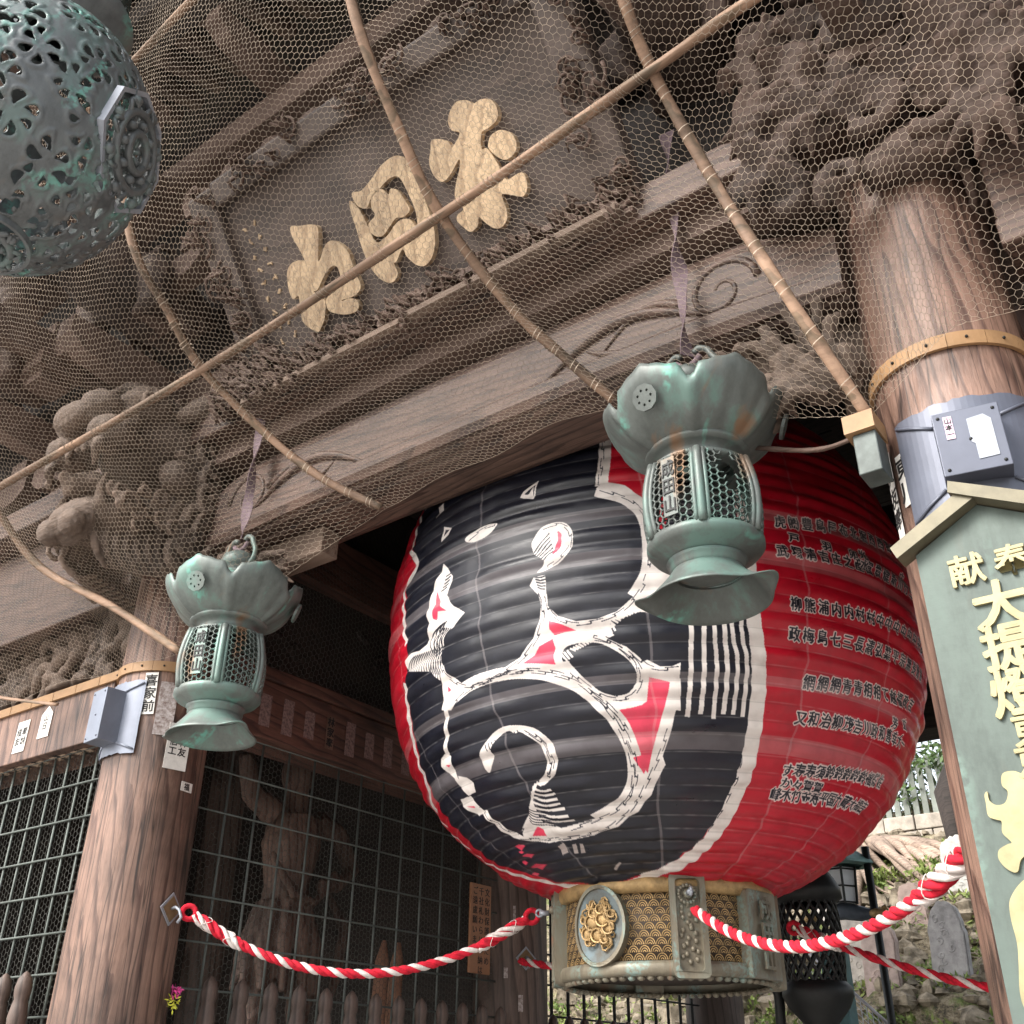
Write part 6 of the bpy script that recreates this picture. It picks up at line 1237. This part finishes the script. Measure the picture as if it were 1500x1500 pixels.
for i in range(420):
    x = rg.uniform(-12, -1.5); y = rg.uniform(14, 21.5); z = float(hz(np.array([x]), np.array([y]))[0]); 
    if i < 26: x, y = rg.uniform(-6.4, -4.9), rg.uniform(19.4, 20.6); z = float(hz(np.array([x]), np.array([y]))[0])+.1
    leaves(mb, (x, y, z+.08), (.22, .18, .10), 34 if i > 25 else 110, .11, rg, -.6)
tag(mb.build('ferns', G3), 'tufts of ferns and grass growing between the stones of the slope', 'ferns', None, 'stuff')
# ------------------------------------------------------------------ rear lanterns and lamp
IL = thing('iron_lantern', 'black openwork standing lantern with a swollen lattice drum behind the giant lantern', 'lantern', (-2.74, 7.0, 0)); cx, cy = -2.74, 7.0
mb = MB(); mb.lathe([(.20, 2.86), (.23, 2.80), (.235, 2.74), (.2, 2.72), (.18, 2.70)], 32, (cx, cy, 0)); mb.lathe([(.05, 3.0), (.15, 2.93), (.20, 2.86)], 32, (cx, cy, 0)); mb.build('hood', M_BLACK, IL)
mb = MB()
for k in range(20):
    for s in (-1, 1):
        mb.tube([(cx+(.18+.016*math.sin(t*PI))*math.cos(2*PI*k/20+s*t*1.5), cy+(.18+.016*math.sin(t*PI))*math.sin(2*PI*k/20+s*t*1.5), 2.22+.5*t) for t in [i/14 for i in range(15)]], .011, 5)
mb.build('lattice_drum', M_BLACK, IL)
mb = MB(); mb.lathe([(.18, 2.24), (.22, 2.20), (.225, 2.15), (.19, 2.08), (.1, 1.98), (.07, 1.9), (.07, 1.7), (.1, 1.5), (.07, 1.3), (.07, .3), (.3, .1), (.34, 0)], 32, (cx, cy, 0)); mb.build('stem', M_BLACK, IL)
mb = MB(); mb.tube(crom([(cx-.08, cy, 1.86), (cx-.22, cy, 1.84), (cx-.27, cy, 1.98), (cx-.27, cy, 2.18), (cx-.33, cy, 2.28)], 6), .035, 8); mb.build('side_arm', M_BLACK, IL)
LP = thing('garden_lamp', 'grey metal lamp with white glass and a small green roof on a black post', 'lamp', (-4.2, 12.0, 0)); lx, ly = -4.28, 12.0
mb = MB(); mb.tube([(-3.93, 12, 0), (-3.93, 12, 4.05)], .045, 8); mb.build('post', M_BLACK, LP)
mb = MB(); mb.lathe([(.02, 4.15), (.36, 3.90), (.37, 3.87), (.25, 3.86)], 6, (lx+.05, ly, 0), None, 0, 2*PI, False); mb.build('roof', flat('green copper roof', (.14, .24, .22), .6, .2), LP)
mb = MB(); mb.lathe([(.19, 3.84), (.16, 3.46)], 6, (lx, ly, 0), None, 0, 2*PI, False); mb.build('glass', flat('frosted glass', (.62, .64, .66), .3, 0, .06), LP)
mb = MB()
for k in range(6):
    a = k*PI/3; mb.tube([(lx+.20*math.cos(a), ly+.20*math.sin(a), 3.85), (lx+.17*math.cos(a), ly+.17*math.sin(a), 3.45)], .014, 5)
for z, r in ((3.82, .20), (3.64, .185), (3.47, .17)): mb.tube([(lx+r*math.cos(a), ly+r*math.sin(a), z) for a in [k*PI/3 for k in range(7)]], .010, 5)
mb.build('cage', M_BLACK, LP)
mb = MB(); mb.tube([(lx-.2, ly, 3.34), (lx, ly, 3.40), (lx+.2, ly, 3.35), (lx+.40, ly, 3.33)], [.05, .1, .08, .03], 8); mb.build('bracket', flat('slate metal', (.09, .11, .14), .5, .3), LP)
for s in (-1, 1):
    mb = MB(); mb.ell((lx+s*.38, ly-.02, 3.34), (.10, .05, .05), 10); mb.tube([(lx+s*.40, ly, 3.36), (lx+s*.48, ly, 3.40), (lx+s*.50, ly, 3.36)], [.03, .03, .01], 7); mb.build('gilt_bird', M_GOLD, LP)
TP = thing('teal_post', 'blue green painted post standing behind the black openwork lantern', 'post', (-3.55, 9.6, 0)); mb = MB(); mb.b2((-3.66, 9.5, 0), (-3.46, 9.7, 2.75), None, .01); mb.build('shaft', flat('teal paint', (.05, .12, .13), .5), TP)
HR = thing('stair_railing', 'metal mesh railing panel beside the steps on the slope', 'railing', (-5.0, 13.6, 2.0))
A0 = Vector((-5.3, 13.4, 3.15)); B0 = Vector((-4.35, 13.4, 2.25))
for dz in (0, -.55): mb = MB(); mb.tube([A0+Vector((0, 0, dz)), B0+Vector((0, 0, dz))], .022, 6); mb.build('rail', flat('rail metal', (.35, .34, .36), .5, .3), HR)
for i in range(16):
    p = A0.lerp(B0, i/15); mb = MB(); mb.tube([p, p+Vector((0, 0, -.55))], .006, 4); mb.build('rod', M_STEEL_L, HR)
for i in range(8): mb = MB(); mb.tube([A0+Vector((0, 0, -.07*i)), B0+Vector((0, 0, -.07*i))], .004, 4); mb.build('rod', M_STEEL_L, HR)
FL = thing('flower_bunch', 'small bunch of pink and yellow flowers peeping beside the left pillar', 'flowers', (-4.62, 3.5, 2.0))
for c, z, nm in (((.5, .04, .2), 2.02, 'pink_flower'), ((.5, .5, .05), 1.97, 'yellow_flower')):
    mb = MB(); leaves(mb, (-4.74, 3.55, z), (.02, .02, .03), 40, .025, rg, 0); mb.build(nm, flat(nm, c, .7), FL)
YT = thing('yellow_strip', 'thin yellow strip along the left edge of the left pillar', 'strip', (-5.3, 3.3, 2.2)); mb = MB(); mb.b2((-5.348, 3.30, 2.02), (-5.335, 3.36, 2.60)); mb.build('strip', flat('yellow strip', (.6, .48, .12), .6), YT)
